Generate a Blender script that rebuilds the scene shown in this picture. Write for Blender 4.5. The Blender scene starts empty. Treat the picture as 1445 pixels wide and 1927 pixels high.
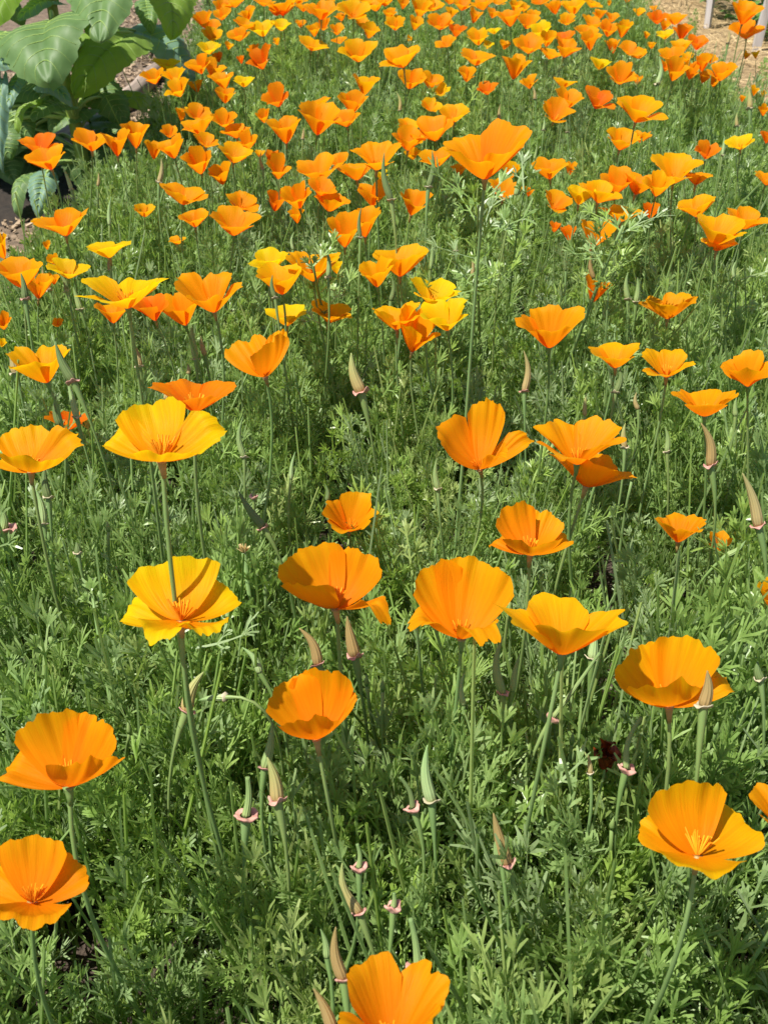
import bpy, math, random
import numpy as np
from mathutils import Vector, Matrix, noise

random.seed(7)
rng = np.random.default_rng(7)
S = bpy.context.scene
COL = S.collection

# ------------------------------------------------------------------ camera
CAM_H, PITCH, FPX = 0.85, math.radians(33.8), 2000.0
cd = bpy.data.cameras.new('camera')
cam = bpy.data.objects.new('camera', cd)
COL.objects.link(cam)
cam.location = (0, 0, CAM_H)
cam.rotation_euler = (math.pi / 2 - PITCH, 0, 0)
cd.sensor_fit = 'VERTICAL'
cd.sensor_height = 36
cd.lens = 36 * FPX / 1927
cd.clip_start = 0.02
cd.clip_end = 400
cd.dof.use_dof = True
cd.dof.focus_distance = 0.95
cd.dof.aperture_fstop = 22
S.camera = cam

# ------------------------------------------------------------------ sky, sun
SUN_EL = math.radians(64)
sun_dir = Vector((-0.82, -0.42, 0)).normalized()
SD = Vector((sun_dir.x * math.cos(SUN_EL), sun_dir.y * math.cos(SUN_EL), math.sin(SUN_EL)))
w = bpy.data.worlds.new('World')
S.world = w
w.use_nodes = True
nt = w.node_tree
nt.nodes.clear()
sky = nt.nodes.new('ShaderNodeTexSky')
sky.sky_type = 'NISHITA'
sky.sun_disc = False
sky.sun_elevation = SUN_EL
sky.sun_rotation = math.atan2(SD.x, SD.y)
bg = nt.nodes.new('ShaderNodeBackground')
bg.inputs[1].default_value = 0.08
wo = nt.nodes.new('ShaderNodeOutputWorld')
nt.links.new(sky.outputs[0], bg.inputs[0])
nt.links.new(bg.outputs[0], wo.inputs[0])
sl = bpy.data.lights.new('sun', 'SUN')
sl.energy = 5.0
sl.angle = math.radians(0.53)
sl.color = (1.0, 0.955, 0.88)
so = bpy.data.objects.new('sun', sl)
so.rotation_euler = SD.to_track_quat('Z', 'Y').to_euler()
so.location = (0, 0, 4)
COL.objects.link(so)
S.view_settings.view_transform = 'Standard'
S.view_settings.look = 'None'
S.view_settings.gamma = 1
S.view_settings.use_curve_mapping = False
S.view_settings.exposure = 0.6
S.render.film_transparent = False
S.cycles.max_bounces = 8
S.cycles.transmission_bounces = 6
S.cycles.transparent_max_bounces = 8

# ------------------------------------------------------------------ helpers
CP, SP = math.cos(PITCH), math.sin(PITCH)
FW = Vector((0, CP, -SP))
UPV = Vector((0, SP, CP))


def ray(px, py):
    return FW * FPX + Vector((1, 0, 0)) * (px - 722.5) + UPV * (963.5 - py)


def at_z(px, py, z):
    d = ray(px, py)
    t = (z - CAM_H) / d.z
    return Vector((0, 0, CAM_H)) + d * t


def at_y(px, py, Y):
    d = ray(px, py)
    return Vector((0, 0, CAM_H)) + d * (Y / d.y)


def at_depth(px, py, zc):
    return Vector((0, 0, CAM_H)) + ray(px, py) * (zc / FPX)


def depth_of(p):
    return (p - Vector((0, 0, CAM_H))).dot(FW)


def link(o, parent=None):
    COL.objects.link(o)
    if parent is not None:
        o.parent = parent
    return o


def mesh_obj(name, V, F, mat, parent=None, smooth=True, uv=None):
    me = bpy.data.meshes.new(name)
    me.from_pydata([tuple(map(float, v)) for v in V], [], F)
    if smooth:
        me.polygons.foreach_set('use_smooth', [True] * len(me.polygons))
    if uv is not None:
        lay = me.uv_layers.new(name='UVMap')
        li = np.empty(len(me.loops), dtype=np.int32)
        me.loops.foreach_get('vertex_index', li)
        lay.data.foreach_set('uv', np.asarray(uv, dtype=np.float32)[li].ravel())
    if isinstance(mat, (list, tuple)):
        for m in mat:
            me.materials.append(m)
    else:
        me.materials.append(mat)
    return link(bpy.data.objects.new(name, me), parent)


def empty(name, loc):
    o = bpy.data.objects.new(name, None)
    o.empty_display_size = 0.02
    o.location = loc
    return link(o)


def tag(o, label=None, cat=None, group=None, kind=None):
    if label: o['label'] = label
    if cat: o['category'] = cat
    if group: o['group'] = group
    if kind: o['kind'] = kind
    return o


class MB:
    def __init__(s):
        s.V = []; s.F = []; s.UV = []

    def add(s, V, F, uv=None):
        b = len(s.V)
        s.V.extend(tuple(map(float, v)) for v in V)
        s.F.extend(tuple(i + b for i in f) for f in F)
        s.UV.extend(uv if uv is not None else [(0.5, 0.5)] * len(V))

    def tube(s, pts, radii, n=6, cap=True):
        pts = [Vector(p) for p in pts]
        V = []; F = []; uv = []
        ref = Vector((1, 0.13, 0.07))
        for i, p in enumerate(pts):
            t = (pts[min(i + 1, len(pts) - 1)] - pts[max(i - 1, 0)]).normalized()
            a = t.cross(ref)
            if a.length < 1e-4:
                a = t.cross(Vector((0, 1, 0)))
            a.normalize()
            b = t.cross(a)
            for k in range(n):
                q = 2 * math.pi * k / n
                V.append(p + (a * math.cos(q) + b * math.sin(q)) * radii[i])
                uv.append((k / n, i / max(1, len(pts) - 1)))
        for i in range(len(pts) - 1):
            for k in range(n):
                F.append((i * n + k, i * n + (k + 1) % n, (i + 1) * n + (k + 1) % n, (i + 1) * n + k))
        if cap:
            F.append(tuple(range(n - 1, -1, -1)))
            F.append(tuple((len(pts) - 1) * n + k for k in range(n)))
        s.add(V, F, uv)

    def strip(s, pts, widths, side):
        """flat ribbon with a slight valley fold"""
        V = []; F = []
        n = len(pts)
        for i, p in enumerate(pts):
            wv = side * (widths[i] * 0.5)
            V.append(p - wv); V.append(p + wv)
        for i in range(n - 1):
            F.append((2 * i, 2 * i + 1, 2 * i + 3, 2 * i + 2))
        s.add(V, F)

    def box(s, c, sz, rot=None):
        V = []
        for dx in (-.5, .5):
            for dy in (-.5, .5):
                for dz in (-.5, .5):
                    v = Vector((dx * sz[0], dy * sz[1], dz * sz[2]))
                    if rot is not None: v = rot @ v
                    V.append(v + Vector(c))
        s.add(V, [(0, 1, 3, 2), (4, 6, 7, 5), (0, 4, 5, 1), (2, 3, 7, 6), (0, 2, 6, 4), (1, 5, 7, 3)])

    def build(s, name, mat, parent=None, smooth=True):
        return mesh_obj(name, s.V, s.F, mat, parent, smooth, s.UV)


# ------------------------------------------------------------------ materials
def new_mat(name):
    m = bpy.data.materials.new(name)
    m.use_nodes = True
    n = m.node_tree
    n.nodes.clear()
    return m, n


def N(nt, typ, **kw):
    n = nt.nodes.new(typ)
    for k, v in kw.items():
        setattr(n, k, v)
    return n


def leafish(name, c1, c2, transl, rough=0.5, noise_scale=60, tcol=None, rand=0.0, rand_cols=None, spec=0.4, bump=0.0):
    """diffuse/gloss + translucent surface, colour c1..c2 by noise, optional per-instance variation"""
    m, nt = new_mat(name)
    L = nt.links
    out = N(nt, 'ShaderNodeOutputMaterial')
    tc = N(nt, 'ShaderNodeTexCoord')
    nz = N(nt, 'ShaderNodeTexNoise')
    nz.inputs['Scale'].default_value = noise_scale
    nz.inputs['Detail'].default_value = 3
    L.new(tc.outputs['Object'], nz.inputs['Vector'])
    ramp = N(nt, 'ShaderNodeValToRGB')
    ramp.color_ramp.elements[0].color = (*c1, 1)
    ramp.color_ramp.elements[1].color = (*c2, 1)
    ramp.color_ramp.elements[0].position = 0.35
    ramp.color_ramp.elements[1].position = 0.65
    L.new(nz.outputs[0], ramp.inputs[0])
    col = ramp.outputs[0]
    if rand_cols:
        oi = N(nt, 'ShaderNodeObjectInfo')
        r2 = N(nt, 'ShaderNodeValToRGB')
        els = r2.color_ramp.elements
        els[0].color = (*rand_cols[0], 1)
        els[1].color = (*rand_cols[-1], 1)
        for i, c in enumerate(rand_cols[1:-1]):
            e = els.new((i + 1) / (len(rand_cols) - 1))
            e.color = (*c, 1)
        L.new(oi.outputs['Random'], r2.inputs[0])
        mx = N(nt, 'ShaderNodeMix', data_type='RGBA')
        mx.inputs[0].default_value = rand
        L.new(col, mx.inputs[6]); L.new(r2.outputs[0], mx.inputs[7])
        col = mx.outputs[2]
    pb = N(nt, 'ShaderNodeBsdfPrincipled')
    pb.inputs['Roughness'].default_value = rough
    pb.inputs['Specular IOR Level'].default_value = spec
    L.new(col, pb.inputs['Base Color'])
    if bump:
        bp = N(nt, 'ShaderNodeBump')
        bp.inputs['Strength'].default_value = bump
        bp.inputs['Distance'].default_value = 0.004
        L.new(nz.outputs[0], bp.inputs['Height'])
        L.new(bp.outputs[0], pb.inputs['Normal'])
    if transl > 0:
        tr = N(nt, 'ShaderNodeBsdfTranslucent')
        if tcol:
            m2 = N(nt, 'ShaderNodeMix', data_type='RGBA')
            m2.inputs[0].default_value = 0.6
            L.new(col, m2.inputs[6]); m2.inputs[7].default_value = (*tcol, 1)
            L.new(m2.outputs[2], tr.inputs[0])
        else:
            L.new(col, tr.inputs[0])
        ms = N(nt, 'ShaderNodeMixShader')
        ms.inputs[0].default_value = transl
        L.new(pb.outputs[0], ms.inputs[1]); L.new(tr.outputs[0], ms.inputs[2])
        L.new(ms.outputs[0], out.inputs[0])
    else:
        L.new(pb.outputs[0], out.inputs[0])
    return m


def petal_mat(name, rim, base):
    m, nt = new_mat(name)
    L = nt.links
    out = N(nt, 'ShaderNodeOutputMaterial')
    uv = N(nt, 'ShaderNodeUVMap')
    sep = N(nt, 'ShaderNodeSeparateXYZ')
    L.new(uv.outputs[0], sep.inputs[0])
    mp = N(nt, 'ShaderNodeMapping')
    mp.inputs['Scale'].default_value = (34, 1.6, 1)
    oi = N(nt, 'ShaderNodeObjectInfo')
    L.new(uv.outputs[0], mp.inputs[0])
    cb = N(nt, 'ShaderNodeCombineXYZ')
    mul = N(nt, 'ShaderNodeMath', operation='MULTIPLY')
    mul.inputs[1].default_value = 37
    L.new(oi.outputs['Random'], mul.inputs[0])
    L.new(mul.outputs[0], cb.inputs[2])
    L.new(cb.outputs[0], mp.inputs['Location'])
    nz = N(nt, 'ShaderNodeTexNoise')
    nz.inputs['Scale'].default_value = 1
    nz.inputs['Detail'].default_value = 4
    L.new(mp.outputs[0], nz.inputs['Vector'])
    # v + streaks drive the base -> rim colour
    a = N(nt, 'ShaderNodeMath', operation='MULTIPLY_ADD')
    a.inputs[1].default_value = 0.7
    L.new(nz.outputs[0], a.inputs[0])
    L.new(sep.outputs[1], a.inputs[2])
    ramp = N(nt, 'ShaderNodeValToRGB')
    e = ramp.color_ramp.elements
    e[0].position = 0.25; e[0].color = (*base, 1)
    e2 = e.new(0.74); e2.color = (*rim, 1)
    e[len(e) - 1].position = 1.0; e[len(e) - 1].color = (rim[0], min(.7, rim[1] * 1.28), rim[2], 1)
    mp2 = N(nt, 'ShaderNodeMapping'); mp2.inputs['Scale'].default_value = (95, 2.2, 1)
    L.new(uv.outputs[0], mp2.inputs[0]); L.new(cb.outputs[0], mp2.inputs['Location'])
    nz2 = N(nt, 'ShaderNodeTexNoise'); nz2.inputs['Scale'].default_value = 1; nz2.inputs['Detail'].default_value = 2
    L.new(mp2.outputs[0], nz2.inputs['Vector'])
    ad2 = N(nt, 'ShaderNodeMath', operation='MULTIPLY_ADD'); ad2.inputs[1].default_value = .35
    L.new(nz2.outputs[0], ad2.inputs[0]); L.new(a.outputs[0], ad2.inputs[2])
    dv = N(nt, 'ShaderNodeMath', operation='DIVIDE'); dv.inputs[1].default_value = 1.62
    L.new(ad2.outputs[0], dv.inputs[0])
    L.new(dv.outputs[0], ramp.inputs[0])
    hs = N(nt, 'ShaderNodeHueSaturation')
    mr = N(nt, 'ShaderNodeMapRange')
    mr.inputs['To Min'].default_value = 0.493; mr.inputs['To Max'].default_value = 0.507
    L.new(oi.outputs['Random'], mr.inputs[0])
    L.new(mr.outputs[0], hs.inputs['Hue'])
    L.new(ramp.outputs[0], hs.inputs['Color'])
    bp = N(nt, 'ShaderNodeBump')
    bp.inputs['Strength'].default_value = 0.35
    bp.inputs['Distance'].default_value = 0.0015
    hsum = N(nt, 'ShaderNodeMath', operation='ADD')
    L.new(nz.outputs[0], hsum.inputs[0]); L.new(nz2.outputs[0], hsum.inputs[1])
    L.new(hsum.outputs[0], bp.inputs['Height'])
    pb = N(nt, 'ShaderNodeBsdfPrincipled')
    pb.inputs['Roughness'].default_value = 0.45
    pb.inputs['Specular IOR Level'].default_value = 0.1
    pb.inputs['Sheen Weight'].default_value = 0.0
    L.new(hs.outputs[0], pb.inputs['Base Color'])
    L.new(bp.outputs[0], pb.inputs['Normal'])
    tr = N(nt, 'ShaderNodeBsdfTranslucent')
    L.new(hs.outputs[0], tr.inputs[0])
    ms = N(nt, 'ShaderNodeMixShader')
    ms.inputs[0].default_value = 0.58
    L.new(pb.outputs[0], ms.inputs[1]); L.new(tr.outputs[0], ms.inputs[2])
    L.new(ms.outputs[0], out.inputs[0])
    return m


PET = {
    'o': petal_mat('petal_orange', (0.98, 0.34, 0.004), (0.95, 0.22, 0.003)),
    'd': petal_mat('petal_deep_orange', (0.93, 0.22, 0.004), (0.86, 0.13, 0.003)),
    'g': petal_mat('petal_golden', (0.98, 0.42, 0.004), (0.96, 0.25, 0.003)),
    'a': petal_mat('petal_amber_yellow', (0.97, 0.53, 0.004), (0.96, 0.24, 0.003)),
    'y': petal_mat('petal_yellow', (0.95, 0.58, 0.006), (0.95, 0.38, 0.004)),
}
M_STAMEN = leafish('stamen', (0.95, 0.34, 0.01), (0.97, 0.5, 0.02), 0.2)
M_STEM = leafish('stem_green', (0.15, 0.26, 0.065), (0.21, 0.33, 0.10), 0.0, 0.45, 30,
                 rand=0.5, rand_cols=[(0.13, 0.2, 0.05), (0.2, 0.31, 0.13), (0.24, 0.27, 0.09), (0.17, 0.3, 0.1)])
M_RECEP = leafish('receptacle', (0.36, 0.27, 0.08), (0.5, 0.3, 0.12), 0.1, 0.5, 200)
M_PINK = leafish('pink_collar', (0.52, 0.25, 0.2), (0.66, 0.4, 0.31), 0.15, 0.5, 200)
M_PALE = leafish('pale_collar', (0.45, 0.42, 0.26), (0.58, 0.5, 0.34), 0.15, 0.5, 200)


def pod_mat(name, lo, hi, ribs=10):
    m, nt = new_mat(name)
    L = nt.links
    out = N(nt, 'ShaderNodeOutputMaterial')
    uv = N(nt, 'ShaderNodeUVMap')
    sep = N(nt, 'ShaderNodeSeparateXYZ')
    L.new(uv.outputs[0], sep.inputs[0])
    ramp = N(nt, 'ShaderNodeValToRGB')
    ramp.color_ramp.elements[0].color = (*lo, 1)
    ramp.color_ramp.elements[1].color = (*hi, 1)
    L.new(sep.outputs[1], ramp.inputs[0])
    mm = N(nt, 'ShaderNodeMath', operation='MULTIPLY')
    mm.inputs[1].default_value = ribs * 2 * math.pi
    L.new(sep.outputs[0], mm.inputs[0])
    sn = N(nt, 'ShaderNodeMath', operation='SINE')
    L.new(mm.outputs[0], sn.inputs[0])
    tc = N(nt, 'ShaderNodeTexCoord')
    nz = N(nt, 'ShaderNodeTexNoise')
    nz.inputs['Scale'].default_value = 350
    L.new(tc.outputs['Object'], nz.inputs['Vector'])
    mr = N(nt, 'ShaderNodeMapRange')
    mr.inputs['From Min'].default_value = -1; mr.inputs['To Min'].default_value = 0.94; mr.inputs['To Max'].default_value = 1.04
    L.new(sn.outputs[0], mr.inputs[0])
    m3 = N(nt, 'ShaderNodeVectorMath', operation='MULTIPLY')
    L.new(ramp.outputs[0], m3.inputs[0]); L.new(mr.outputs[0], m3.inputs[1])
    pb = N(nt, 'ShaderNodeBsdfPrincipled')
    pb.inputs['Roughness'].default_value = 0.55
    pb.inputs['Specular IOR Level'].default_value = 0.3
    L.new(m3.outputs[0], pb.inputs['Base Color'])
    bp = N(nt, 'ShaderNodeBump')
    bp.inputs['Strength'].default_value = 0.4
    bp.inputs['Distance'].default_value = 0.0006
    L.new(sn.outputs[0], bp.inputs['Height'])
    L.new(bp.outputs[0], pb.inputs['Normal'])
    L.new(pb.outputs[0], out.inputs[0])
    return m


POD = {
    'g': pod_mat('pod_green', (0.27, 0.36, 0.13), (0.17, 0.27, 0.09)),
    'k': pod_mat('pod_dark_green', (0.15, 0.2, 0.07), (0.12, 0.19, 0.06)),
    'p': pod_mat('pod_pale_green', (0.36, 0.46, 0.2), (0.22, 0.36, 0.13)),
    'b': pod_mat('pod_brown', (0.33, 0.22, 0.085), (0.26, 0.2, 0.07)),
    't': pod_mat('pod_tan', (0.4, 0.3, 0.13), (0.28, 0.26, 0.1)),
    'm': pod_mat('pod_ripening', (0.42, 0.3, 0.12), (0.28, 0.34, 0.11)),
}
POD_WORD = {'g': 'green', 'k': 'dark green', 'p': 'pale green', 'b': 'brown', 't': 'tan', 'm': 'greenish brown'}
POD_WORD.update()

# ------------------------------------------------------------------ ground, path, soil
def soil_mat(name, ca, cb, sc=30, bs=0.6):
    m, nt = new_mat(name)
    L = nt.links
    out = N(nt, 'ShaderNodeOutputMaterial')
    tc = N(nt, 'ShaderNodeTexCoord')
    nz = N(nt, 'ShaderNodeTexNoise'); nz.inputs['Scale'].default_value = sc; nz.inputs['Detail'].default_value = 8
    nz.inputs['Roughness'].default_value = 0.7
    L.new(tc.outputs['Object'], nz.inputs['Vector'])
    n2 = N(nt, 'ShaderNodeTexNoise'); n2.inputs['Scale'].default_value = sc * 8; n2.inputs['Detail'].default_value = 4
    L.new(tc.outputs['Object'], n2.inputs['Vector'])
    ramp = N(nt, 'ShaderNodeValToRGB')
    ramp.color_ramp.elements[0].color = (*ca, 1); ramp.color_ramp.elements[0].position = 0.3
    ramp.color_ramp.elements[1].color = (*cb, 1); ramp.color_ramp.elements[1].position = 0.72
    L.new(nz.outputs[0], ramp.inputs[0])
    pb = N(nt, 'ShaderNodeBsdfPrincipled'); pb.inputs['Roughness'].default_value = 0.9
    L.new(ramp.outputs[0], pb.inputs['Base Color'])
    bp = N(nt, 'ShaderNodeBump'); bp.inputs['Strength'].default_value = bs; bp.inputs['Distance'].default_value = 0.01
    ad = N(nt, 'ShaderNodeMath', operation='ADD')
    L.new(nz.outputs[0], ad.inputs[0]); L.new(n2.outputs[0], ad.inputs[1])
    L.new(ad.outputs[0], bp.inputs['Height']); L.new(bp.outputs[0], pb.inputs['Normal'])
    L.new(pb.outputs[0], out.inputs[0])
    return m


M_SOIL = soil_mat('soil', (0.035, 0.024, 0.016), (0.11, 0.08, 0.055))
M_PATHL = soil_mat('chip_path', (0.075, 0.052, 0.034), (0.28, 0.2, 0.13), 40)
M_STRAWG = soil_mat('straw_ground', (0.2, 0.13, 0.06), (0.5, 0.36, 0.18), 40)


def grid_sheet(name, x0, x1, y0, y1, nx, ny, hf, mat):
    xs = np.linspace(x0, x1, nx); ys = np.linspace(y0, y1, ny)
    V = [(x, y, hf(x, y)) for y in ys for x in xs]
    F = [(j * nx + i, j * nx + i + 1, (j + 1) * nx + i + 1, (j + 1) * nx + i) for j in range(ny - 1) for i in range(nx - 1)]
    return tag(mesh_obj(name, V, F, mat), kind='structure')


nn = lambda x, y, s: noise.noise(Vector((x * s, y * s, 3.1)))
g = mesh_obj('ground', [(-150, -60, -0.05), (150, -60, -0.05), (150, 300, -0.05), (-150, 300, -0.05)], [(0, 1, 2, 3)],
             soil_mat('far_ground', (0.08, 0.075, 0.03), (0.2, 0.17, 0.08), 3))
tag(g, kind='structure')
BX0, BX1 = -0.66, 0.99
grid_sheet('bed_soil', -0.74, 1.1, -0.3, 7.2, 40, 140, lambda x, y: 0.012 + 0.02 * nn(x, y, 9) - 0.04 * max(0, abs(x - .18) - .85), M_SOIL)
grid_sheet('left_path', -3.2, -0.70, -0.3, 9.0, 70, 200, lambda x, y: 0.0 + 0.014 * nn(x, y, 7) + 0.008 * nn(x, y, 25), M_PATHL)

grid_sheet('painted_shade_soil', -1.75, -0.74, 2.45, 3.5, 30, 40, lambda x, y: 0.024 + 0.014 * nn(x, y, 7) + .01 * nn(x, y, 20) - .05 * max(0, abs(y - 2.97) - .42) / .1 , soil_mat('painted_shade_soil', (0.012, 0.009, 0.007), (0.05, 0.036, 0.026), 50))  # added dark sheet: deep shade under the plant put into the soil colour


def straw_h(x, y):
    return 0.0 + 0.02 * nn(x, y, 5) + 0.008 * nn(x, y, 22) + 0.14 * math.exp(-((x - 1.36) ** 2 / 0.05 + (y - 5.9) ** 2 / 0.3))


grid_sheet('straw_path', 1.0, 4.5, -0.3, 9.0, 80, 200, straw_h, M_STRAWG)

# straw strands
M_STRAW = leafish('straw', (0.4, 0.28, 0.13), (0.68, 0.52, 0.28), 0.15, 0.6, 9)
mb = MB()
for i in range(9000):
    x = random.uniform(.95, 2.6); y = random.uniform(2.3, 7.4)
    a = random.uniform(0, math.pi); ln = random.uniform(0.04, 0.16); wd = random.uniform(0.0012, 0.0035)
    z = straw_h(x, y) + random.uniform(0.002, 0.02)
    d = Vector((math.cos(a), math.sin(a), random.uniform(-.15, .15)))
    s = Vector((-math.sin(a), math.cos(a), random.uniform(-.6, .6))).normalized()
    p = Vector((x, y, z)); k = Vector((0, 0, random.uniform(0, .012)))
    mb.strip([p - d * ln / 2, p + k, p + d * ln / 2], [wd, wd, wd * .7], s)
tag(mb.build('straw_mulch', M_STRAW), 'loose dry straw scattered over the path at the upper right', 'straw', kind='stuff')

# wood chips / clods on the left path
M_CHIP = leafish('wood_chip', (0.24, 0.165, 0.1), (0.48, 0.36, 0.24), 0.0, 0.8, 14)
mb = MB()
for i in range(8000):
    x = random.uniform(-1.5, -0.6); y = random.uniform(1.2, 6.5)
    sx, sy, sz = random.uniform(.004, .026), random.uniform(.003, .011), random.uniform(.002, .006)
    R = Matrix.Rotation(random.uniform(0, 6.3), 3, 'Z') @ Matrix.Rotation(random.uniform(-.5, .5), 3, 'Y') @ Matrix.Rotation(random.uniform(-.5, .5), 3, 'X')
    mb.box((x, y, 0.008 + 0.014 * nn(x, y, 7)), (sx, sy, sz), R)
tag(mb.build('wood_chips', M_CHIP, smooth=False), 'weathered wood chips and clods covering the path left of the flower bed', 'mulch', kind='stuff')

# ------------------------------------------------------------------ timber edging (three weathered lengths butted end to end)
def wood_mat(name, a, b):
    m, nt = new_mat(name)
    L = nt.links
    out = N(nt, 'ShaderNodeOutputMaterial'); tc = N(nt, 'ShaderNodeTexCoord')
    mp = N(nt, 'ShaderNodeMapping'); mp.inputs['Scale'].default_value = (60, 60, 4)
    L.new(tc.outputs['Object'], mp.inputs[0])
    nz = N(nt, 'ShaderNodeTexNoise'); nz.inputs['Scale'].default_value = 1; nz.inputs['Detail'].default_value = 6
    L.new(mp.outputs[0], nz.inputs['Vector'])
    r = N(nt, 'ShaderNodeValToRGB')
    r.color_ramp.elements[0].color = (*a, 1); r.color_ramp.elements[0].position = .35
    r.color_ramp.elements[1].color = (*b, 1); r.color_ramp.elements[1].position = .65
    L.new(nz.outputs[0], r.inputs[0])
    pb = N(nt, 'ShaderNodeBsdfPrincipled'); pb.inputs['Roughness'].default_value = .8
    bp = N(nt, 'ShaderNodeBump'); bp.inputs['Strength'].default_value = .5; bp.inputs['Distance'].default_value = .003
    L.new(nz.outputs[0], bp.inputs['Height']); L.new(bp.outputs[0], pb.inputs['Normal'])
    L.new(r.outputs[0], pb.inputs['Base Color']); L.new(pb.outputs[0], out.inputs[0])
    return m


M_WOOD = wood_mat('weathered_wood', (0.13, 0.10, 0.08), (0.4, 0.31, 0.24))
M_STAKE_P = wood_mat('pale_stake_wood', (0.36, 0.33, 0.31), (0.55, 0.51, 0.48))
M_STAKE_D = wood_mat('dark_stake_wood', (0.10, 0.075, 0.06), (0.2, 0.155, 0.13))


def log(name, p0, p1, r0, r1, mat, label, cat, square=False, group=None):
    """lies or stands along local Z so that the grain follows it; origin at p0"""
    p0, p1 = Vector(p0), Vector(p1)
    d = p1 - p0; Ln = d.length
    m = MB(); pts = []; rad = []
    n = 14
    for i in range(n + 1):
        t = i / n
        pts.append(Vector((0.006 * math.sin(t * 7 + r0 * 900), 0.005 * math.cos(t * 5), t * Ln)))
        rad.append((r0 + (r1 - r0) * t) * (1 + 0.06 * math.sin(t * 23 + r0 * 500)))
    m.tube(pts, rad, 4 if square else 12)
    o = m.build(name, mat, smooth=not square)
    o.location = p0
    o.rotation_euler = d.to_track_quat('Z', 'Y').to_euler()
    return tag(o, label, cat, group)


log('timber_edging', (-0.93, 2.95, .03), (-0.83, 3.98, .032), .034, .031, M_WOOD,
    'weathered round timber edging the left path, nearest length behind the broad-leaved plant', 'timber', group='timbers edging the path')
log('timber_edging', (-0.825, 4.02, .03), (-0.735, 4.95, .034), .03, .028, M_WOOD,
    'weathered round timber edging the left path, farther length beside the far poppies', 'timber', group='timbers edging the path')

# ------------------------------------------------------------------ stakes at the upper right
def stake(px, py, wpx, top, lean, mat, label, dark=0, gy=0):
    b = at_z(px, py, 0.0)
    zc = depth_of(b)
    r = wpx / FPX * zc / 2 * 1.2
    log('garden_stake', b - Vector((0, 0, .03)), b + Vector((lean, 0.02, top)), r, r * .95, mat, label, 'stake', True, 'wooden stakes along the straw path')


stake(1326, 58, 13, .75, .0, M_STAKE_P, 'pale grey square wooden stake standing in the straw at the upper right')
stake(1424, 98, 17, .7, .035, M_STAKE_P, 'leaning grey wooden stake at the right edge behind the two stacked poppies')
stake(1252, 27, 9, .7, .0, M_STAKE_D, 'thin dark brown stake at the top edge, leftmost of the stakes')
stake(1302, 22, 9, .7, .02, M_STAKE_D, 'dark stake at the top edge just left of the pale grey stake')
# dark post beyond timber edging, top
log('garden_stake', at_z(392, 22, 0) , at_z(392, 22, 0) + Vector((0.0, .0, .6)), .017, .016,
    leafish('green_post_paint', (0.05, 0.08, 0.02), (0.09, 0.13, 0.03), 0), 'dark green thin post at the top edge beyond the timber edging', 'stake')
# leaning rail tying the two right stakes
b2 = at_z(1424, 98, 0.0)
log('stake_rail', b2 + Vector((.0, .02, .30)), b2 + Vector((.9, .25, .31)), .010, .010, M_STAKE_D,
    'thin horizontal rail fixed to the leaning grey stake at the right edge', 'rail', True)

# ------------------------------------------------------------------ feathery poppy foliage
M_FOL = leafish('poppy_foliage', (0.22, 0.345, 0.08), (0.34, 0.46, 0.155), 0.38, 0.38, 60, tcol=(0.38, 0.58, 0.07),
                rand=0.65, rand_cols=[(0.17, 0.29, 0.065), (0.30, 0.46, 0.12), (0.28, 0.39, 0.2), (0.35, 0.51, 0.08), (0.19, 0.32, 0.08), (0.37, 0.46, 0.28), (0.27, 0.43, 0.09), (0.42, 0.48, 0.17)], spec=0.65)


def perp(d, roll):
    a = d.cross(Vector((0, 0, 1)))
    if a.length < .05: a = Vector((1, 0, 0))
    a.normalize()
    return Matrix.Rotation(roll, 3, d) @ a


def lobe(mb, p, d, side, ln, wd):
    q = p + d * ln * .5 + Vector((0, 0, .0006))
    b = p + d * ln
    n = side.cross(d).normalized()
    V = [p - side * wd * .3, p + side * wd * .3, q + side * wd * .5 + n * wd * .18, b + side * wd * .28, b - side * wd * .28, q - side * wd * .5 + n * wd * .18]
    mb.add(V, [(0, 1, 2, 5), (5, 2, 3, 4)])


def pinna(mb, p, d, side, ln, wd, lev):
    """ternately divided blade lying in the plane d, side"""
    nrm = side.cross(d).normalized()
    if lev == 0:
        lobe(mb, p, d, side, ln, wd)
        return
    st = ln * (.34 if lev > 1 else .17)
    q = p + d * st
    mb.strip([p, q], [wd * .55, wd * .7], side)
    for a in ((-1, 1) if lev == 1 and random.random() < .25 else (-1, 0, 1)):
        an = a * math.radians(random.uniform(20, 38)) + random.uniform(-.12, .12)
        R = Matrix.Rotation(an, 3, nrm)
        dd = (R @ d + nrm * random.uniform(-.3, .3) + Vector((0, 0, .22))).normalized()
        ss = (R @ side + nrm * random.uniform(-.5, .5))
        ss = (ss - dd * ss.dot(dd)).normalized()
        pinna(mb, q, dd, ss, (ln - st) * (1.0 if a == 0 else .85) * random.uniform(.85, 1.15), wd, lev - 1)


def leaf(mb, p, d, side, ln, wd, full=True):
    """petiole, one pair of pinnae part way, terminal ternate blade"""
    nrm = side.cross(d).normalized()
    bend = random.uniform(-.5, .5)
    pts = [p]; dd = d.copy(); cur = p
    for i in range(3):
        cur = cur + dd * ln * .16
        dd = (dd + nrm * bend * .25).normalized()
        pts.append(cur)
    mb.strip(pts, [wd * .9] * 4, side)
    n2 = side.cross(dd).normalized()
    for a in (-1, 1):
        R = Matrix.Rotation(a * math.radians(random.uniform(35, 60)), 3, n2)
        pinna(mb, pts[2], (R @ dd).normalized(), (R @ side).normalized(), ln * .36 * random.uniform(.8, 1.1), wd, 2 if full else 1)
    pinna(mb, cur, dd, side, ln * .52, wd, 2)


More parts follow.
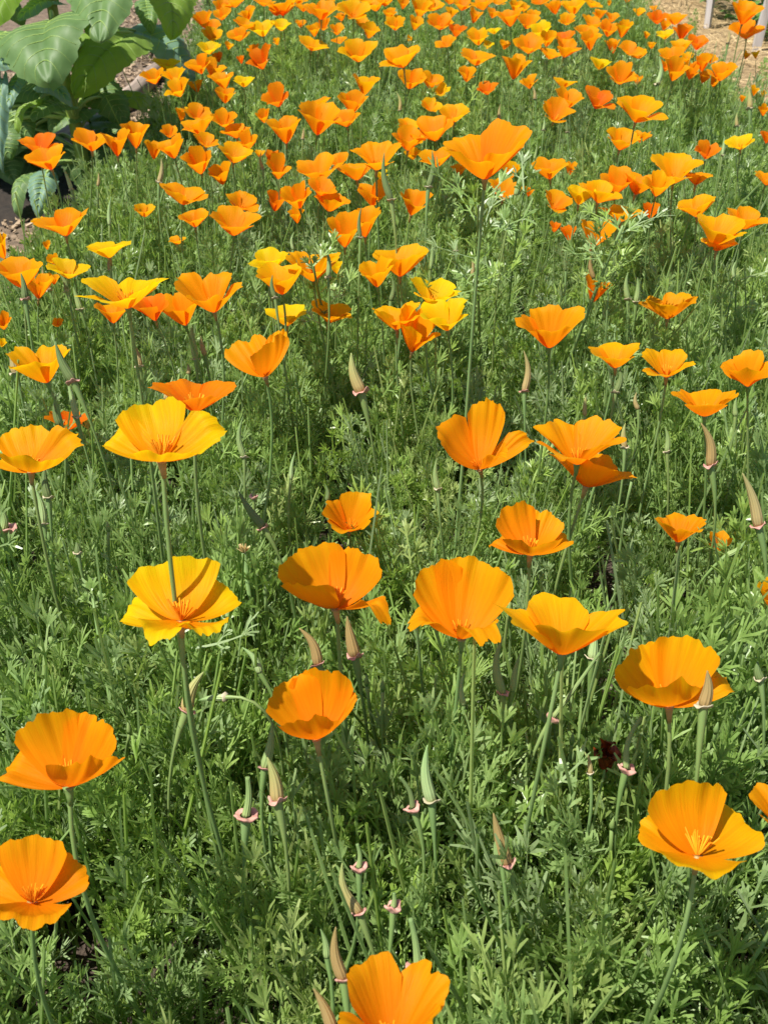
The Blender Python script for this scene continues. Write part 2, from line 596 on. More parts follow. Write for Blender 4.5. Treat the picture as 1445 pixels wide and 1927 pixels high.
def shoot(i):
    mb = MB()
    H = random.uniform(.14, .21)
    lean = Vector((random.uniform(-.2, .2), random.uniform(-.2, .2), 1)).normalized()
    pts = [lean * (H * t) + Vector((.008 * math.sin(t * 4 + i), .008 * math.cos(t * 3 + i), 0)) for t in (0, .33, .66, 1)]
    mb.tube(pts, [.0016, .0015, .0013, .001], 5, False)
    n = random.randint(10, 13)
    for k in range(n):
        t = .3 + .7 * (k / (n - 1)) ** .8
        j = min(2, int(t * 3)); f = t * 3 - j
        p = pts[j].lerp(pts[min(3, j + 1)], f)
        az = k * 2.4 + random.uniform(-.5, .5)
        elev = math.radians(random.uniform(38, 78) if t < .85 else random.uniform(58, 88))
        d = Vector((math.cos(az) * math.cos(elev), math.sin(az) * math.cos(elev), math.sin(elev)))
        leaf(mb, p, d, perp(d, random.uniform(-1.2, 1.2)), random.uniform(.052, .08), random.uniform(.0017, .0026))
    # slim leafless side stems among the leaves
    for k in range(random.choice([1, 2, 2, 3])):
        a_ = random.uniform(0, 6.28); h_ = random.uniform(.17, .30)
        b_ = Vector((math.cos(a_) * .012, math.sin(a_) * .012, 0))
        e_ = b_ + Vector((random.uniform(-.045, .045), random.uniform(-.045, .045), h_))
        m_ = b_.lerp(e_, .5) + Vector((random.uniform(-.008, .008), random.uniform(-.008, .008), 0))
        mb.tube([b_, m_, e_], [.0017, .0014, .0010], 4, False)
    me = bpy.data.meshes.new('foliage_source')
    me.from_pydata(mb.V, [], mb.F)
    me.materials.append(M_FOL)
    return bpy.data.objects.new('foliage_source', me)


src = bpy.data.collections.new('foliage_sources')
shoots = [shoot(i) for i in range(14)]
for o in shoots:
    src.objects.link(o)

# points of the foliage carpet
pts = []; rots = []; scl = []; idx = []


def fol_pt(x, y, s):
    pts.append((x, y, -.005)); rots.append((random.gauss(0, .2), random.gauss(0, .2), random.uniform(0, 6.283)))
    scl.append(s); idx.append(random.randrange(14))


# sample strips of the bed, more plants near the camera
y = .12
cell = 0.0
def density(y):
    return 1550 if y < .7 else 1050 if y < 1.5 else (860 if y < 3 else 680)


yy = .12
while yy < 6.6:
    dy = .1
    wdt = BX1 - BX0
    for _ in range(int(density(yy) * dy * wdt)):
        x = random.uniform(BX0, BX1); y = yy + random.random() * dy
        # outside the view a little margin only
        half = (722.5 / FPX) * (y * CP + CAM_H * SP) + .35
        if abs(x) > half: continue
        edge = min(x - BX0, BX1 - x)
        if edge < .07 and random.random() > .35 + edge * 9: continue
        s = random.uniform(.7, 1.15) * (1 + .34 * nn(x, y, 3.3)) * (.72 + min(1, edge / .1) * .28)
        fol_pt(x, y, s)
    yy += dy
# ragged tufts straying on to the straw at the right and the chips at the left
for _ in range(150):
    x = BX1 + abs(random.gauss(0, .10)); y = random.uniform(2.2, 6)
    fol_pt(x, y, random.uniform(.45, .8))
for _ in range(60):
    x = BX0 - abs(random.gauss(0, .04)); y = random.uniform(1.2, 6)
    fol_pt(x, y, random.uniform(.4, .7))
me = bpy.data.meshes.new('poppy_foliage')
me.from_pydata(pts, [], [])
a = me.attributes.new('rot', 'FLOAT_VECTOR', 'POINT'); a.data.foreach_set('vector', np.array(rots, dtype=np.float32).ravel())
a = me.attributes.new('scl', 'FLOAT', 'POINT'); a.data.foreach_set('value', np.array(scl, dtype=np.float32))
a = me.attributes.new('idx', 'INT', 'POINT'); a.data.foreach_set('value', np.array(idx, dtype=np.int32))
fo = link(bpy.data.objects.new('poppy_foliage', me))
tag(fo, 'dense carpet of feathery grey-green poppy leaves filling the flower bed', 'foliage', kind='stuff')
ng = bpy.data.node_groups.new('foliage_nodes', 'GeometryNodeTree')
ng.interface.new_socket('Geometry', in_out='INPUT', socket_type='NodeSocketGeometry')
ng.interface.new_socket('Geometry', in_out='OUTPUT', socket_type='NodeSocketGeometry')
gi = ng.nodes.new('NodeGroupInput'); go = ng.nodes.new('NodeGroupOutput')
ci = ng.nodes.new('GeometryNodeCollectionInfo')
ci.inputs['Collection'].default_value = src
ci.inputs['Separate Children'].default_value = True
ci.inputs['Reset Children'].default_value = True
ip = ng.nodes.new('GeometryNodeInstanceOnPoints')
ip.inputs['Pick Instance'].default_value = True


def named(nm, t):
    n = ng.nodes.new('GeometryNodeInputNamedAttribute'); n.data_type = t; n.inputs['Name'].default_value = nm
    return n


nr, ns, ni = named('rot', 'FLOAT_VECTOR'), named('scl', 'FLOAT'), named('idx', 'INT')
L = ng.links
L.new(gi.outputs[0], ip.inputs['Points']); L.new(ci.outputs[0], ip.inputs['Instance'])
L.new(nr.outputs[0], ip.inputs['Rotation']); L.new(ns.outputs[0], ip.inputs['Scale']); L.new(ni.outputs[0], ip.inputs['Instance Index'])
L.new(ip.outputs[0], go.inputs[0])
md = fo.modifiers.new('foliage', 'NODES'); md.node_group = ng

# ------------------------------------------------------------------ poppies
def smoothpts(p0, c0, c1, p1, n):
    out = []
    for i in range(n + 1):
        t = i / n
        out.append(p0 * (1 - t) ** 3 + c0 * 3 * t * (1 - t) ** 2 + c1 * 3 * t * t * (1 - t) + p1 * t ** 3)
    return out


def petal(R, H, yaw, inner, detail, rnd, open_=0.0, notch=False):
    """one fan-shaped, ruffled petal of a cup with rim radius R and height H, z up, base at the origin"""
    nu, nv = (36, 16) if detail == 2 else ((12, 8) if detail == 1 else (8, 6))
    u = np.linspace(-1, 1, nu + 1)[None, :]
    v = np.linspace(0.0, 1, nv + 1)[:, None]
    hw = math.radians(rnd.uniform(52, 63) if detail == 2 else rnd.uniform(57, 68))
    tip = 1 - 0.24 * np.abs(u) ** 3.4 - 0.03 * np.abs(u) ** 2 + rnd.uniform(-.05, .05) * u
    tip = tip * (1 + 0.022 * np.sin(7 * u + rnd.uniform(0, 6)) + 0.015 * np.sin(15 * u + rnd.uniform(0, 6)) + 0.008 * np.sin(33 * u + rnd.uniform(0, 6)))
    if notch:
        tip = tip - .07 * np.exp(-((u - rnd.uniform(-.3, .3)) / .09) ** 2)
    t = v * tip
    kR = rnd.uniform(.92, 1.08) * (.93 if inner else 1.0)
    kH = rnd.uniform(.86, 1.08) * (1.03 if inner else 1.0)
    kR = kR * (1 + open_ * .25); kH = kH * (1 - open_ * .75)
    flare = rnd.uniform(.02, .22) + open_ * .5
    r = R * kR * ((1 - flare) * (t ** .78) + flare * t ** 2.4)
    z = H * kH * (t ** 1.05 * (1 + .18 * flare) - .18 * flare * t ** 4) * np.ones_like(u)
    phi = yaw + u * hw * (1 - .12 * v) * (1 + 0 * v)
    # lateral margins curl: rolled in on outer petals, flared on inner
    curl = rnd.uniform(-.10, .16)
    r = r * (1 - curl * np.abs(u) ** 4 * v)
    ph = [rnd.uniform(0, 6.28) for _ in range(6)]
    amp = R * rnd.uniform(.035, .095)
    ruf = (np.sin(4.2 * u + ph[0]) + .55 * np.sin(8.5 * u + ph[1]) + .3 * np.sin(16 * u + ph[2]))
    r = r + amp * ruf * t ** 2.6
    z = z + amp * .5 * (np.sin(5 * u + ph[3]) + .5 * np.sin(11 * u + ph[4])) * t ** 3
    fq = [rnd.uniform(9, 16), rnd.uniform(17, 27), rnd.uniform(28, 40)]
    env = .5 + .5 * np.sin(rnd.uniform(2, 5) * u + ph[3])
    r = r + R * .013 * (np.sin(fq[0] * u + ph[5]) + .7 * np.sin(fq[1] * u + ph[2] + t * 2) * env + .4 * np.sin(fq[2] * u + ph[0]) * (1 - env)) * t
    # lip bends outwards near the rim here and there
    lip = np.clip((t - .8) / .2, 0, 1) ** 2 * (.5 + .5 * np.sin(3 * u + ph[1]))
    r = r + R * .07 * lip; z = z - H * .06 * lip
    r = r + R * .035
    X = r * np.cos(phi); Y = r * np.sin(phi); Z = z + 0 * u
    V = np.stack([X, Y, Z], -1).reshape(-1, 3)
    F = []
    w_ = nu + 1
    for j in range(nv):
        for i in range(nu):
            F.append((j * w_ + i, j * w_ + i + 1, (j + 1) * w_ + i + 1, (j + 1) * w_ + i))
    UVv = np.stack([(u + 1) / 2 + 0 * v, t + 0 * u], -1).reshape(-1, 2)
    return V, F, UVv


def frame(axis):
    axis = axis.normalized()
    return axis.to_track_quat('Z', 'Y').to_matrix()


ZFL = 0.335


def poppy(px, bot, wpx, hpx, colr='o', label=None, group=None, xb=None, depth=None, opens=None, yaw=None, hr=None, tb=None,
          foot=None, zf=None, name='poppy', fr=None, pet=None, Lk=.62):
    rnd = random.Random(int(px * 31 + bot * 17 + wpx))
    bx = px if xb is None else xb
    P = at_z(bx, bot, (ZFL if zf is None else zf) + rnd.uniform(-.012, .012))
    zc = depth_of(P)
    D = wpx * zc / FPX
    if depth is not None:
        zc = depth
    elif D > .072:
        zc = .072 * FPX / wpx
    elif D < .036 and zf is None:
        zc = min(zc * 1.12, .036 * FPX / wpx)
    P = at_depth(bx, bot, zc)
    if P.z < .07:
        P = at_z(bx, bot, .07); zc = depth_of(P)
    D = wpx * zc / FPX
    R = D / 2 * (1.0 if wpx > 90 else (1.08 if bot > 260 else 1.13))
    d = (P - Vector((0, 0, CAM_H))).normalized()
    al = math.asin(-d.z)
    q0 = hpx / (wpx / 2)
    back = 0.0
    if hr is None:
        # fr: how high the near rim sits above the base, as a part of the whole seen height
        fr_ = fr if fr is not None else rnd.uniform(.36, .52)
        a_ = math.asin(min(.8, q0 * (1 - fr_) / 2))
        a_ = min(a_, al + math.radians(7))
        q = (q0 - math.sin(a_)) / math.cos(a_)
        back = al - a_
        q = max(.45, min(1.9, q))
    else:
        q = hr
    if tb is not None: back = math.radians(tb)
    H = R * q
    leanpx = (px - bx) / max(hpx * .8, 1)
    lr = .09 if wpx > 90 else .26
    axis = Vector((leanpx + rnd.uniform(-lr, lr), math.tan(max(-.3, min(back, 1.0))) + rnd.uniform(-.03, .03) - (rnd.uniform(-.15, .3) if wpx < 60 else 0), 1)).normalized()
    root = empty(name, (P.x, P.y, 0))
    # ground point of the stem
    if foot is not None:
        fx, fy = foot
        G = at_z(fx, fy, 0.12)
        G = P + (G - P) * 1.0
        k = P.z / max(.02, (P.z - G.z))
        G = P + (G - P) * k
        G.z = 0
    else:
        G = Vector((P.x + rnd.uniform(-.025, .025), P.y + rnd.uniform(-.02, .03), 0))
    loc = Vector((P.x, P.y, 0))
    Pl = P - loc; Gl = G - loc
    big = 2 if wpx > 90 else (1 if wpx > 42 else 0)
    mb = MB()
    hgt = Pl.z
    sp = smoothpts(Pl - axis * .004, Pl - axis * hgt * .3 + Vector((rnd.uniform(-.015, .015), 0, 0)), Gl + Vector((rnd.uniform(-.045, .045), 0, hgt * .35)), Gl, 14 if big else 6)
    rs = .0014 * (D / .065) ** .5
    rad = [rs * (1.0 + .25 * i / (len(sp) - 1)) for i in range(len(sp))]
    mb.tube(sp, rad, 8 if big else 5, False)
    mb.build('stem', M_STEM, root)
    M3 = frame(axis)
    # receptacle: little cone with a rim
    if big:
        rb = MB()
        ps = [Pl - axis * .011, Pl - axis * .005, Pl - axis * .001, Pl + axis * .0005]
        rb.tube(ps, [rs * 1.05, rs * 1.5, rs * 2.0, rs * 2.5], 10)
        rb.build('receptacle', M_RECEP if rnd.random() < .6 else M_STEM, root)
    y0 = rnd.uniform(0, math.pi / 2) if yaw is None else math.radians(yaw)
    opens = opens or {}
    if pet:
        # petals fixed one by one: (tip x, tip y, width px, +1 away / -1 towards the viewer, curl)
        pxm = zc / FPX
        Lp = D * Lk
        for k, (tx, ty, wp, sgn, curl) in enumerate(pet):
            inpl = (Vector((1, 0, 0)) * (tx - bx) - UPV * (ty - bot)) * pxm
            off = math.sqrt(max(0, Lp * Lp - inpl.length_squared)) * sgn
            Tt = at_depth(tx, ty, zc + off * .9) - loc
            aw = M3 @ Vector((0, 0, 1)); aw = aw * .7 - FW * .55 if sgn > 0 else aw + FW * .25
            V, F, UVv = free_petal(Pl + (Tt - Pl) * .02, Tt, wp * pxm, aw, rnd, rnd.uniform(.15, .4), rnd.uniform(.08, .16) if abs(curl) < .3 else .1, curl)
            mesh_obj('petal', V, F, PET[colr], root, True, UVv)
    for k in range(0 if pet else 4):
        inner = k % 2 == 1
        V, F, UVv = petal(R, H, y0 + k * math.pi / 2 + rnd.uniform(-.09, .09), inner, big, rnd, opens.get(k, rnd.choice([-.12, 0, 0, 0, 0, .1, .2, .4]) if big < 2 or not opens else 0), rnd.random() < .3)
        V = V @ np.array(M3).T + np.array(Pl)
        mesh_obj('petal', V, F, PET[colr], root, True, UVv)
    if big:
        sb = MB()
        for k in range(22 if big == 2 else 10):
            az = rnd.uniform(0, 6.28); sp_ = rnd.uniform(.12, .75)
            dd = Vector((math.cos(az) * sp_, math.sin(az) * sp_, 1)).normalized()
            ln = R * rnd.uniform(.28, .46)
            b = M3 @ Vector((math.cos(az) * R * .03, math.sin(az) * R * .03, H * .04)) + Pl
            e = b + (M3 @ dd) * ln
            sb.tube([b, b.lerp(e, .45), e], [R * .008, R * .014, R * .016], 4, False)
        sb.build('stamens', M_STAMEN, root)
    lb = label
    tag(root, lb, 'flower', group)
    return root


def free_petal(P, T, wd, axis, rnd, cup=.25, belly=.14, curl=0.0):
    """one fan-shaped petal from the claw P to the tip T; axis points out of the flower"""
    nu, nv = 34, 18
    ax = T - P; Ln = ax.length; ax.normalize()
    ins = (axis - ax * axis.dot(ax)).normalized()
    sd = ax.cross(ins).normalized()
    u = np.linspace(-1, 1, nu + 1)[None, :]; v = np.linspace(0.0, 1, nv + 1)[:, None]
    ph = [rnd.uniform(0, 6.28) for _ in range(8)]
    tip = 1 - .26 * np.abs(u) ** 2.8 + .022 * np.sin(8 * u + ph[0]) + .014 * np.sin(19 * u + ph[1]) + .008 * np.sin(37 * u + ph[6]) - .04 * np.exp(-((u - rnd.uniform(-.7, .7)) / .05) ** 2) + rnd.uniform(-.05, .05) * u
    t = v * tip
    hw = wd * .58 * (t ** .55) * (1 + .10 * np.sin(math.pi * t))
    x = u * hw
    fq = [rnd.uniform(8, 14), rnd.uniform(16, 24)]
    h = cup * np.abs(u) ** 2 * hw - belly * Ln * np.sin(math.pi * np.clip(t * .9, 0, 1)) + 0 * u
    h = h + Ln * .045 * (np.sin(4 * u + ph[2]) + .6 * np.sin(8 * u + ph[3]) + .35 * np.sin(15 * u + ph[7])) * t ** 2.5
    h = h + Ln * .010 * (np.sin(fq[0] * u + ph[4]) + .6 * np.sin(fq[1] * u + ph[5])) * t
    lip = np.clip((t - .72) / .28, 0, 1) ** 2
    h = h - curl * Ln * lip
    h = h + curl * .0
    y = Ln * t - abs(curl) * .25 * Ln * lip
    a = np.array(ax)[None, None, :]; b = np.array(sd)[None, None, :]; c = np.array(ins)[None, None, :]
    V = (np.array(P)[None, None, :] + a * y[..., None] + b * x[..., None] + c * h[..., None]).reshape(-1, 3)
    w_ = nu + 1
    F = [(j * w_ + i, j * w_ + i + 1, (j + 1) * w_ + i + 1, (j + 1) * w_ + i) for j in range(nv) for i in range(nu)]
    UVv = np.stack([(u + 1) / 2 + 0 * v, t + 0 * u], -1).reshape(-1, 2)
    return V, F, UVv


# Foreground and middle: (rim centre x, base y, width, height, colour, options, label, landmark name)
NEAR = [
 (738, 1972, 206, 160, 'o', dict(xb=738, yaw=45, fr=.2), 'big orange poppy cut off by the bottom edge of the photo', 'the bottom-edge poppy'),
 (1313, 1612, 227, 157, 'g', dict(pet=[(1216, 1532, 122, 1, .08), (1290, 1474, 160, 1, 0), (1400, 1530, 134, 1, .08), (1318, 1624, 150, -1, .12)], Lk=.6, xb=1311, yaw=20, opens={3: .35}), 'wide golden poppy at the lower right, fully open on a thick straight stem', 'the lower-right wide poppy'),
 (1490, 1590, 155, 132, 'o', dict(), 'orange poppy cut by the right edge beside the wide golden lower-right poppy', None),
 (72, 1700, 180, 130, 'o', dict(pet=[(64, 1573, 124, 1, .03), (154, 1622, 96, 1, .1), (-20, 1628, 100, 1, .1), (58, 1712, 132, -1, .25)], Lk=.72, xb=62, yaw=80, fr=.0), 'wide-open orange poppy at the lower left edge showing its stamens', 'the lower-left open poppy'),
 (115, 1482, 228, 146, 'o', dict(pet=[(86, 1343, 128, 1, 0), (188, 1352, 124, 1, .05), (2, 1424, 78, 1, .3), (178, 1428, 140, -1, 0)], xb=130, yaw=65, opens={2: .5}), 'large orange poppy at the left edge with one petal flung out leftwards', 'the flung-petal poppy at left'),
 (585, 1393, 156, 134, 'o', dict(pet=[(535, 1282, 110, 1, .1), (603, 1260, 120, 1, 0), (660, 1294, 50, 1, .1), (575, 1352, 110, -1, 0)], Lk=.72, xb=596, yaw=20), 'orange poppy facing left, alone below the centre, with one petal standing edge-on', 'the lone poppy below the centre'),
 (1252, 1331, 182, 138, 'g', dict(pet=[(1186, 1226, 120, 1, .05), (1296, 1200, 122, 1, 0), (1374, 1262, 66, 1, .3), (1245, 1284, 125, -1, 0)], Lk=.7, xb=1258, yaw=30, opens={0: .45}), 'golden poppy with a brown seed pod in front of its right side', 'the golden poppy behind the brown pod'),
 (1056, 1231, 208, 117, 'g', dict(xb=1056, yaw=10), 'broad saucer-shaped golden poppy right of centre on a straight stem', 'the saucer-shaped poppy'),
 (868, 1204, 172, 149, 'o', dict(pet=[(815, 1062, 108, 1, 0), (905, 1054, 150, 1, .04), (788, 1148, 90, -1, .35), (914, 1165, 84, -1, .45)], xb=868, yaw=35, opens={2: .7, 3: .6}), 'deep cup-shaped orange poppy near the centre with two lower petals curled outwards', 'the deep-cupped centre poppy'),
 (622, 1147, 186, 118, 'o', dict(pet=[(572, 1030, 130, 1, .05), (682, 1036, 112, 1, .05), (560, 1092, 120, -1, .05), (724, 1118, 74, -1, .45)], xb=632, yaw=25, opens={3: .8}), 'orange poppy left of the centre with its right petal hanging outwards', 'the poppy with a hanging right petal'),
 (335, 1170, 211, 138, 'a', dict(pet=[(238, 1128, 104, 1, .12), (322, 1050, 168, 1, .04), (430, 1098, 116, 1, .1), (298, 1180, 92, -1, .25), (396, 1160, 96, -1, .2)], Lk=.6, xb=342, yaw=35, opens={2: .5, 3: .5}), 'ruffled bright yellow-gold poppy crossed by another stem, left of centre', 'the ruffled yellow-gold poppy'),
 (1450, 1147, 62, 60, 'g', dict(), 'sliver of a golden poppy at the right edge beside a long bare stem', None),
 (997, 1044, 152, 98, 'o', dict(pet=[(962, 950, 84, 1, 0), (1030, 960, 78, 1, .05), (924, 1000, 52, 1, .35), (1068, 992, 62, 1, .2), (1000, 1014, 104, -1, .05)], Lk=.66, xb=997, yaw=50, opens={0: .3}), 'orange poppy with ragged open petals beside two tall stems, right of centre', 'the ragged open poppy'),
 (657, 998, 103, 76, 'o', dict(yaw=60, zf=.24, fr=.05), 'low orange poppy crossed by dark leaf tips in the middle of the photo', 'the low middle poppy'),
 (1112, 916, 146, 68, 'o', dict(xb=1102, yaw=20, opens={0: .3}), 'lower of the two overlapping orange poppies right of centre', None),
 (1093, 873, 152, 95, 'o', dict(xb=1085, yaw=50, depth=.93), 'upper of the two overlapping orange poppies right of centre', 'the two overlapping poppies'),
 (1275, 1020, 95, 60, 'o', dict(zf=.24), 'orange poppy half hidden behind crossing stems at the middle right', 'the half-hidden poppy at middle right'),
 (1348, 1036, 42, 38, 'o', dict(zf=.2), 'small scrap of an orange poppy low in the leaves at the middle right', None),
 (870, 884, 112, 122, 'o', dict(pet=[(836, 794, 122, -1, .12), (918, 750, 68, 1, .05), (996, 808, 46, 1, .2), (936, 835, 50, -1, .2)], Lk=1.05, xb=903, yaw=0, hr=1.5, tb=-8, depth=1.02), 'orange poppy turned sideways to the left, one big round petal facing the viewer', 'the sideways poppy'),
 (305, 868, 222, 117, 'a', dict(pet=[(200, 798, 86, 1, .3), (280, 754, 128, 1, 0), (412, 786, 100, 1, .2), (326, 838, 150, -1, .1)], Lk=.58, xb=305, yaw=45, opens={0: .45, 2: .4}), 'largest yellow-gold poppy at upper left of centre with spreading side petals', 'the largest yellow-gold poppy'),
 (66, 890, 156, 94, 'g', dict(pet=[(38, 800, 96, 1, .05), (140, 812, 78, 1, .15), (-12, 846, 60, 1, .2), (60, 856, 110, -1, .05)], Lk=.66, xb=60, yaw=20, opens={0: .3}), 'golden poppy at the left edge in line with the largest yellow one', 'the golden left-edge poppy'),
 (77, 720, 120, 80, 'g', dict(xb=90), 'gold-rimmed orange poppy at left with a dark green pod across it', 'the poppy crossed by a dark pod'),
 (368, 774, 156, 70, 'd', dict(zf=.26), 'deep orange flat poppy just behind the largest yellow-gold one', None),
 (486, 711, 112, 98, 'o', dict(pet=[(450, 636, 82, 1, .05), (512, 638, 84, -1, 0), (527, 616, 44, 1, .05), (480, 640, 60, 1, 0)], Lk=.95, xb=500, yaw=60), 'orange poppy in clear side view with one upright petal behind a folded one', 'the folded side-view poppy'),
 (130, 808, 70, 38, 'd', dict(zf=.22), 'low deep orange poppy behind green pods at the left', None),
 (1325, 783, 116, 65, 'o', dict(opens={2: .3}), 'orange ruffled poppy at right directly above a brown seed pod', 'the ruffled poppy at right'),
 (1406, 727, 86, 68, 'o', dict(opens={0: .4, 2: .3}), 'orange star-like poppy at the right edge with pointed narrow petals', 'the star-like right-edge poppy'),
 (1253, 709, 97, 55, 'g', dict(), 'shallow golden bowl-shaped poppy at the right with a scalloped rim', 'the shallow golden bowl poppy'),
 (1157, 692, 86, 50, 'g', dict(zf=.28), 'golden poppy with leaf tips in front, just left of the shallow golden bowl', None),
 (1028, 654, 120, 86, 'o', dict(xb=1033, yaw=45), 'clean cup-shaped orange poppy on a straight stem in front of green leaves, right of centre', 'the clean cup-shaped poppy'),
 (1255, 600, 98, 54, 'o', dict(zf=.28), 'orange poppy split open behind a green stem at the upper right', 'the split poppy'),
 (1113, 570, 48, 74, 'o', dict(hr=1.9, zf=.27), 'folded orange poppy behind a dark pod and beside a thick green stalk', 'the folded thick-stalk poppy'),
 (234, 580, 153, 72, 'a', dict(xb=242, yaw=45, opens={0: .3, 2: .3}), 'wide yellow-gold poppy with a wavy saucer rim at the upper left', 'the wavy saucer poppy at left'),
 (395, 587, 118, 79, 'o', dict(xb=404), 'orange poppy with a gold back rim just right of the wavy yellow-gold one', 'the gold-rimmed poppy'),
 (350, 612, 80, 62, 'o', dict(), 'orange poppy tucked under the gold-rimmed one at upper left', None),
 (293, 603, 58, 55, 'd', dict(), 'deep orange poppy between the wavy yellow-gold poppy and its right neighbours', None),
 (214, 608, 60, 42, 'o', dict(), 'orange poppy mostly hidden under the wavy yellow-gold saucer', None),
 (913, 336, 156, 104, 'o', dict(xb=912, yaw=45, depth=.96), 'tallest orange poppy, a big funnel on a long dark stem at the centre back', 'the tallest poppy'),
 (775, 662, 76, 74, 'g', dict(zf=.29), 'golden poppy low among leaves under the yellow cluster at the centre', None),
 (746, 620, 92, 52, 'g', dict(zf=.325), 'golden poppy behind feathery leaves, left in the central yellow cluster', 'the central yellow cluster'),
 (812, 574, 86, 46, 'y', dict(), 'yellow poppy at the top of the central yellow cluster', None),
 (842, 622, 86, 58, 'y', dict(), 'bright yellow poppy at the right of the central yellow cluster', None),
 (619, 607, 72, 40, 'g', dict(zf=.29), 'golden poppy behind a leaning green stalk, left of the central yellow cluster', None),
 (540, 613, 75, 42, 'y', dict(zf=.29), 'yellow-gold poppy with dark leaf blades across it, left of centre', 'the leaf-crossed yellow poppy'),
]
